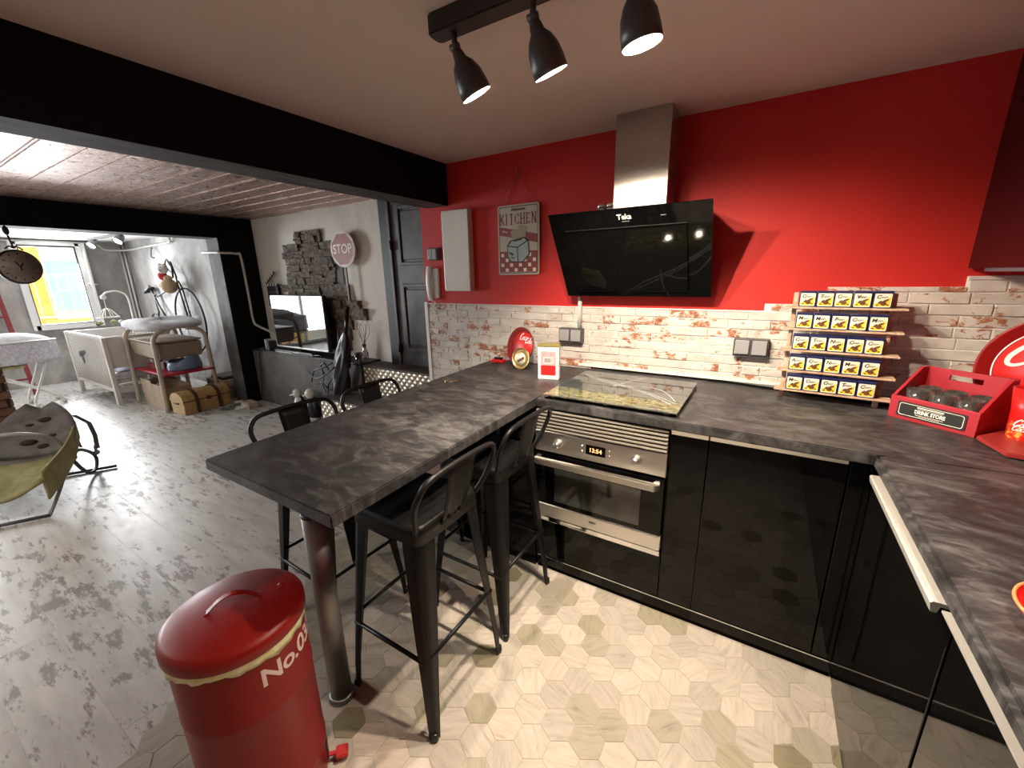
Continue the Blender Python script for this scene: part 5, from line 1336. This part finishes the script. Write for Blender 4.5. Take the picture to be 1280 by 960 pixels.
    for x in (.42, -.42):
        for s in (-1, 1):
            b = B(); b.tube(smooth_path([(x, s*.28, 0), (x, s*.27, .30), (x, s*.262, .70), (x-.0, s*.25, .86), (x-.0, s*.17, .935), (x, s*.08, .95)], 5), .024, 10, flat=1.); obj('leg', b, M('cream_tube', (.50, .44, .36), .35) if (x > 0 and s < 0) else 'cream_tube', t)
            if 'cream_tube' not in MT: MT['cream_tube'] = t.children[0].data.materials[0]
    for s in (-1, 1):
        b = B(); b.tube([(-.42, s*.16, .935), (.42, s*.16, .935)], .018, 8); obj('top_rail', b, 'cream_tube', t)
    b = B(); b.prism([(-.40, -.24, .80), (.38, -.24, .80), (.36, -.23, .60), (-.36, -.23, .62)], (0, .46, 0), .02); obj('bath', b, 'tan_box', t)
    b = B(); b.box(-.44, .40, -.25, .22, .795, .815, .006); obj('bath_rim', b, 'tan_box', t)
    b = B()
    def pad(u, v):
        a = 2*PI*u; th = PI*v-PI/2; c, s = math.cos(a), math.sin(a); e = .55
        sx = math.copysign(abs(c)**e, c); sy = math.copysign(abs(s)**e, s); k = max(0, math.cos(th))**.35
        return (-.02+.50*sx*k, .31*sy*k, .985+.045*math.sin(th)*(1+.5*abs(sy)**3)+.02*(1-abs(sx))*(th > 0)+.005*math.sin(9*a)*k)
    b.grid(pad, 40, 12, True); obj('changing_pad', b, 'foam_white', t)
    b = B(); b.box(-.44, .46, -.24, .27, .415, .44, .01); obj('shelf', b, M('red_shelf', (.45, .012, .03), .35), t)
    t = thing('potty', 'pale blue plastic potty on the red shelf of the changing table', 'potty', (-6.03, 2.10, .441))
    b = B(); n = 28
    def pt(u, v):
        a = 2*PI*u; r = .15-.02*v+.012*math.sin(PI*v); z = (.10+.09*max(0, math.cos(a-.6))**2+.02*max(0, math.cos(a+PI-.6)))*v
        return (r*1.0*math.cos(a)*.9, r*1.15*math.sin(a), z)
    b.grid(pt, n, 8, True)
    b.grid(lambda u, v: (pt(u, 1)[0]*(1-.65*v), pt(u, 1)[1]*(1-.65*v), pt(u, 1)[2]*(1-v)+.03*v), n, 6, True); b.lathe([(.13, 0), (.001, 0)], 24, cap=False); obj('potty', b, 'blue_potty', t, solid=.004)
    for (nm, lab, cat, loc, parts) in (
        ('toy_car', 'small red and grey toy on the left of the red shelf', 'toy', (-6.42, 1.95, .441), [('body', (-.10, .12, -.06, .06, .0, .07), 'rust'), ('roof', (-.06, .06, -.05, .05, .07, .12), 'grey_plastic')]),
        ('white_bottle', 'white and grey pack beside the potty on the shelf', 'bottle', (-6.22, 1.93, .441), [('body', (-.03, .03, -.02, .02, .0, .10), 'white_plastic'), ('cap', (-.015, .015, -.012, .012, .10, .13), 'dgrey_plastic')])):
        q = thing(nm, lab, cat, loc)
        for (pn, bx, mt) in parts: b = B(); b.box(*bx, .012); obj(pn, b, mt, q)
    # cardboard boxes, orange toy
    t = thing('cardboard_box', 'flat-faced beige cardboard box under the changing table front', 'box', (-6.19, 1.90, 0))
    for (pn, bx) in (('panel', (-.34, -.03, -.115, -.105, 0, .33)), ('panel', (-.025, .28, -.115, -.105, 0, .30)), ('side', (.27, .28, -.105, .16, 0, .26)), ('side', (-.34, -.33, -.105, .16, 0, .30)), ('base', (-.33, .27, -.105, .16, 0, .008)), ('back', (-.34, .28, .16, .17, 0, .28))):
        b = B(); b.box(*bx); obj(pn, b, 'cardboard', t)
    t = thing('orange_toy', 'small orange toy peeking out of the cardboard box', 'toy', (-6.22, 1.90, .009)); b = B(); b.ball((0, 0, .18), .07, (1, .8, 1.3)); b.box(-.05, .05, -.04, .04, 0, .14, .02); obj('body', b, M('orange_plastic', (.62, .20, .02), .4), t)
    b = B(); b.ball((-.09, 0, .22), .05); b.tube([(-.09, 0, .0), (-.09, 0, .2)], .02); obj('head', b, 'grey_plastic', t)
    t = thing('wooden_box', 'low brown lidless wooden box behind the straw trunk', 'box', (-6.02, 2.53, 0)); b = B(); b.box(-.22, .22, -.16, .16, 0, .24, .004); obj('body', b, 'wood_beige', t); b = B(); b.box(-.17, .17, -.12, .12, .24, .28, .004); obj('insert', b, 'trunk_band', t)
    t = thing('picture_folder', 'pale blue and white boxed pack standing under the crib end', 'box', (-6.60, 2.05, 0)); b = B(); b.box(-.02, .02, -.16, .12, .0, .34, .003); obj('box', b, 'white_plastic', t)
    b = B(); b.box(.02, .022, -.14, .10, .22, .30); b.box(.02, .022, -.14, .10, .04, .12); obj('print', b, M('blue_print', (.22, .36, .60), .5), t)
    # trunk ---------------------------------------------------------------
    t = thing('storage_trunk', 'domed straw-coloured trunk with dark straps on the floor', 'trunk', (-5.66, 2.06, 0), math.radians(96))
    # local x = length, front faces -y
    L_ = .255; b = B(); b.box(-L_, L_, -.13, .13, 0, .15, .006); obj('body', b, 'trunk', t)
    b = B(); b.prism([(-L_-.003, -.134, .152)]+[(-L_-.003, -.134*math.cos(a), .155+.10*math.sin(a)) for a in [PI*k/12 for k in range(13)]], (2*L_+.006, 0, 0)); ld = obj('lid', b, 'trunk', t)
    for x in (-.115, .125):
        b = B(); pp = [(-.142, .0)]+[(-.142*math.cos(a), .155+.108*math.sin(a)) for a in [PI*k/12 for k in range(13)]]+[(.142, .0)]
        for i in range(len(pp)-1):
            (y0, z0), (y1, z1) = pp[i], pp[i+1]; b.quad([(x-.018, y0, z0), (x+.018, y0, z0), (x+.018, y1, z1), (x-.018, y1, z1)])
        obj('strap', b, 'trunk_band', t, solid=.006)
    b = B(); b.lathe([(.024, 0), (.024, .008), (.001, .010)], 16, mat=Matrix.Translation((.005, -.134, .150)) @ Matrix.Rotation(PI/2, 4, 'X')); obj('lock', b, 'trunk_band', t)
    b = B(); b.box(-L_-.004, L_+.004, -.138, -.130, .144, .154); obj('rim_strip', b, 'trunk_band', t)
    b = B(); b.tube([(-L_-.012, -.05, .13), (-L_-.012, .05, .13)], .008); b.tube([(L_+.012, -.05, .13), (L_+.012, .05, .13)], .008); obj('side_handle', b, 'trunk_band', t)
    # odds and ends by the column
    t = thing('paper_pile', 'loose pile of papers on the floor between trunk and column', 'papers', (-5.40, 2.30, 0))
    for k, (x, y, a) in enumerate(((.02, .0, .2), (.16, -.04, -.4), (.08, -.12, .9), (-.06, .10, 1.3))): b = B(); b.box(x-.07, x+.07, y-.05, y+.05, .001+k*.006, .006+k*.006, rot=rz(a)); obj('sheet', b, 'white_print' if k % 2 else 'grey_fabric', t)
    t = thing('wall_socket', 'white wall socket with dark plug above the straw trunk', 'socket', (-6.05, YB, .42)); b = B(); b.box(-.05, .05, -.04, 0, -.05, .05, .006); obj('socket', b, 'white_plastic', t); b = B(); b.box(-.02, .025, -.09, -.04, -.03, .03, .01); b.tube(smooth_path([(0, -.08, -.02), (.02, -.10, -.12), (.03, -.08, -.25), (.05, -.05, -.38)], 4), .007, 6); obj('plug', b, 'black_plastic', t)
    t = thing('floor_socket', 'small pale box at the foot of the black column', 'box', (-5.18, 2.36, 0)); b = B(); b.box(-.09, .09, -.06, .05, 0, .07, .006); obj('case', b, 'wood_beige', t); b = B(); b.box(-.06, .02, -.066, -.06, .02, .05); obj('label', b, 'white_plastic', t)
    # bassinet -------------------------------------------------------------
    t = thing('bassinet', 'white bassinet with dotted frilled cover on crossed tube legs', 'bassinet', (-7.75, .93, 0))
    b = B()
    def bas(u, v):
        a = 2*PI*u; fr = .018*math.sin(14*a)*v
        return ((.27+fr)*math.cos(a), (.46+fr)*math.sin(a), .80+.02*math.cos(a)-.26*v)
    b.grid(bas, 84, 8, True); obj('skirt', b, 'lace', t, solid=.006)
    b = B(); b.grid(lambda u, v: ((.27-.24*v)*math.cos(2*PI*u), (.46-.40*v)*math.sin(2*PI*u), .80-.14*math.sin(v*PI/2)), 48, 6, True); b.lathe([(.031, .66), (.001, .66)], 48, cap=False); obj('lining', b, 'lace', t)
    b = B(); 
    b.grid(lambda u, v: (.255*math.cos(2*PI*u)*math.cos(PI/2*v), .03+.40*math.sin(2*PI*u)*math.cos(PI/2*v), .79+.12*math.sin(PI/2*v)+.008*math.sin(7*PI*u)), 32, 10, True); obj('hood', b, 'foam_white', t, solid=.006)
    b = B(); b.tube([(.272*math.cos(a), .462*math.sin(a), .80+.02*math.cos(a)) for a in [2*PI*k/48 for k in range(48)]], .010, 6, closed=True); obj('rim', b, 'tube_white', t)
    b = B(); b.box(-.16, .16, -.40, .12, .50, .54, .01); obj('base_board', b, 'lime_fabric', t)
    for s in (-1, 1):
        b = B(); b.tube(smooth_path([(.14*s, -.38, .54), (.15*s, .0, .34), (.16*s, .30, .12), (.16*s, .36, .03), (.16*s, .36, .02)], 4), .013, 8); obj('leg', b, 'tube_white', t)
        b = B(); b.tube(smooth_path([(.17*s, .30, .56), (.17*s, .22, .34), (.17*s, .12, .10), (.17*s, .12, .03), (.17*s, .12, .02)], 4), .013, 8); obj('leg', b, 'tube_white', t)
        b = B(); b.ball((.16*s, .36, .026), .026); b.ball((.17*s, .12, .026), .026); obj('caster', b, 'white_plastic', t)
    # ladder ----------------------------------------------------------------
    t = thing('wooden_ladder', 'red painted ladder leaning on the window wall behind the bassinet', 'ladder', (-8.55, 1.0, 0))
    def lp(y, s): return V(-.45*s, y, 1.55*s)
    for y in (-.22, .20):
        b = B(); b.prism([lp(y-.022, 0), lp(y+.022, 0), lp(y+.022, 1), lp(y-.022, 1)], (.05, 0, .0)); obj('rail', b, 'ladder_red', t)
    for k in range(5):
        b = B(); p = lp(0, .14+k*.18); b.box(p.x+.01, p.x+.04, -.20, .18, p.z-.012, p.z+.012); obj('rung', b, 'ladder_red', t)
    # hanging clock ----------------------------------------------------------
    t = thing('hanging_clock', 'round dark station clock hanging from the second beam by a chain', 'clock', (-5.35, .885, 1.62))
    m = Matrix.Rotation(math.radians(14), 4, 'Z') @ Matrix.Rotation(PI/2, 4, 'Y') 
    b = B(); b.lathe([(.001, -.022), (.128, -.022), (.138, -.012), (.138, .012), (.128, .022), (.001, .022)], 48, mat=m, cap=False); cs = obj('case', b, 'black_matt', t)
    b = B(); b.lathe([(.126, .0221), (.126, .0235), (.001, .0235)], 48, mat=m, cap=False); obj('face', b, 'clock_face', cs)
    b = B()
    for (a, l, w0) in ((-.6, .05, .005), (.55, .038, .006), (PI, .03, .005)): b.prism([(m @ V(-l*math.cos(a)+w0*math.sin(a), l*math.sin(a)+w0*math.cos(a), .0245)), (m @ V(-l*math.cos(a)-w0*math.sin(a), l*math.sin(a)-w0*math.cos(a), .0245)), (m @ V(.006*math.cos(a)-w0*math.sin(a), -.006*math.sin(a)-w0*math.cos(a), .0245)), (m @ V(.006*math.cos(a)+w0*math.sin(a), -.006*math.sin(a)+w0*math.cos(a), .0245))], m.to_3x3() @ V(0, 0, .001))
    obj('hand', b, 'black_print', cs)
    b = B()
    for k in range(12):
        a = PI/6*k; b.prism([m @ V(-.112*math.cos(a)-.003*math.sin(a), .112*math.sin(a)-.003*math.cos(a), .0238), m @ V(-.112*math.cos(a)+.003*math.sin(a), .112*math.sin(a)+.003*math.cos(a), .0238), m @ V(-.094*math.cos(a)+.003*math.sin(a), .094*math.sin(a)+.003*math.cos(a), .0238), m @ V(-.094*math.cos(a)-.003*math.sin(a), .094*math.sin(a)-.003*math.cos(a), .0238)], m.to_3x3() @ V(0, 0, .0006))
    obj('hour_marks', b, 'black_print', cs)
    b = B(); b.tube(smooth_path([(0, -.05, .14), (0, -.02, .165), (0, 0, .15), (0, .02, .165), (0, .05, .135)], 4), .006, 6); b.tube([(0, 0, .15), (.0, -.01, .25)], .006, 6); obj('bracket', b, 'black_matt', t)
    b = B(); b.ball((0, -.012, .285), .022, (.7, .9, 1.6)); b.tube([(0, -.012, .31), (0, -.012, .328)], .006, 6); obj('hook', b, 'black_matt', t)
    # brick pillar -----------------------------------------------------------
    b = B(); b.box(-5.98, -5.62, .20, .632, 0, .80); pil = tag(obj('brick_pillar', b, 'black_matt'), 'brown brick pier at the left edge of the picture', 'pier')
    for r in range(11):
        z = r*.072; off = .0 if r % 2 else .105
        for s in range(4):
            x0 = max(-5.99, -6.095+off+s*.21-.0); x1 = min(-5.612, -6.095+off+s*.21+.2)
            if x1-x0 > .04: b = B(); b.box(x0, x1, .628, .644, z+.004, z+.068, .003, 1); obj('brick', b, 'copper_brick', pil)
        for s in range(4):
            y0 = max(.195, .092+off+s*.21); y1 = min(.643, .092+off+s*.21+.2)
            if y1-y0 > .04: b = B(); b.box(-5.624, -5.608, y0, y1, z+.004, z+.068, .003, 1); obj('brick', b, 'copper_brick', pil)
    b = B(); b.box(-6.0, -5.60, .18, .65, .80, .815, .003); obj('cap', b, 'raw_wood', pil)
    # baby bouncer -------------------------------------------------------------
    t = thing('baby_bouncer', 'grey and lime fabric baby bouncer on a bent tube rocker', 'bouncer', (-4.31, .46, 0), math.radians(60))
    # long axis +y (head end), sits at left of frame
    def shell(u, v):   # u across (x), v along y from foot to head
        y = -.38+.78*v; c = (u-.5)*2; e = max(0., (v-.62)/.38); wd_ = (.20+.035*math.sin(PI*v))*(1-.62*e**3)
        z = .16+.40*v**1.7+.085*c*c*(1-.55*v)-.02*math.sin(PI*v)
        return (c*wd_, y, z+.006*math.sin(9*u+7*v))
    b = B(); b.grid(lambda u, v: shell(u, .42+.58*v), 14, 14); obj('seat_back', b, 'grey_fabric', t, solid=.025)
    b = B(); b.grid(lambda u, v: shell(u, .48*v), 14, 10); obj('seat_pad', b, 'lime_fabric', t, solid=.03)
    b = B(); b.grid(lambda u, v: (.205+.035*math.sin(PI*u), -.36+.62*u, .30+.16*u-.20*v*(1-.35*u)), 14, 6); obj('side_cover', b, 'lime_fabric', t, solid=.012)
    b = B(); b.grid(lambda u, v: (.10+.10*u, .36-.14*u+.04*v, .43-.03*u-.16*v), 6, 6); obj('side_stripe', b, 'orange_fabric', t, solid=.012)
    b = B()
    for (cx, cy, r) in ((.05, .33, .035), (-.02, .17, .04), (.06, .13, .03), (.10, .20, .022), (-.05, .30, .02)):
        vv = (cy+.38)/.80; uu = .5+cx/.44; p = shell(uu, vv); b.ball((p[0], p[1]-.008, p[2]+.010), r, (1.2, .9, .5), 10)
    obj('animal_print', b, M('dark_brown_cloth', (.04, .025, .02), .9), t)
    b = B(); b.tube(smooth_path([(.22, .02, .26), (.19, -.05, .42), (.10, -.12, .50), (0, -.14, .52), (-.10, -.12, .50), (-.19, -.05, .42), (-.22, .02, .26)], 5), .013, 8); obj('toy_bar', b, 'grey_plastic', t)
    b = B(); b.box(.20, .24, -.02, .06, .22, .30, .01); b.box(-.24, -.20, -.02, .06, .22, .30, .01); obj('hinge_block', b, 'dgrey_plastic', t)
    for s in (-1, 1):
        b = B(); b.tube(smooth_path([(.21*s, .03, .25), (.215*s, .12, .12), (.22*s, .22, .035), (.22*s, .34, .03), (.20*s, .44, .08), (.205*s, .36, .16), (.21*s, .20, .24), (.21*s, .05, .26)], 5), .012, 8); obj('rocker', b, 'dgrey_plastic', t)
        b = B(); b.tube(smooth_path([(.21*s, 0, .25), (.21*s, -.2, .12), (.21*s, -.42, .02)], 5), .012, 8); obj('front_leg', b, 'grey_plastic', t)
    b = B(); b.tube([(-.22, .34, .014), (.34, .34, .014)], .012, 8); obj('cross_bar', b, 'dgrey_plastic', t)
    b = B(); b.tube([(-.21, -.42, .014), (.21, -.42, .014)], .012, 8); obj('cross_bar', b, 'dgrey_plastic', t)
    b = B(); p = [(.14, .41, .47), (.20, .45, .38), (.21, .46, .27), (.21, .44, .16)]
    for i in range(3): b.prism([V(*p[i]), V(*p[i])+V(.03, 0, 0), V(*p[i+1])+V(.03, 0, 0), V(*p[i+1])], (0, .003, 0))
    obj('strap', b, 'grey_fabric', t)
    b = B(); b.ball((.215, .43, .13), .022); b.tube(arc((.215, .44, .17), .02, 0, 2*PI, 12, (0, 1, 0), (0, 0, 1))[:-1], .006, 6, closed=True); obj('buckle', b, 'grey_plastic', t)
build_far_room()
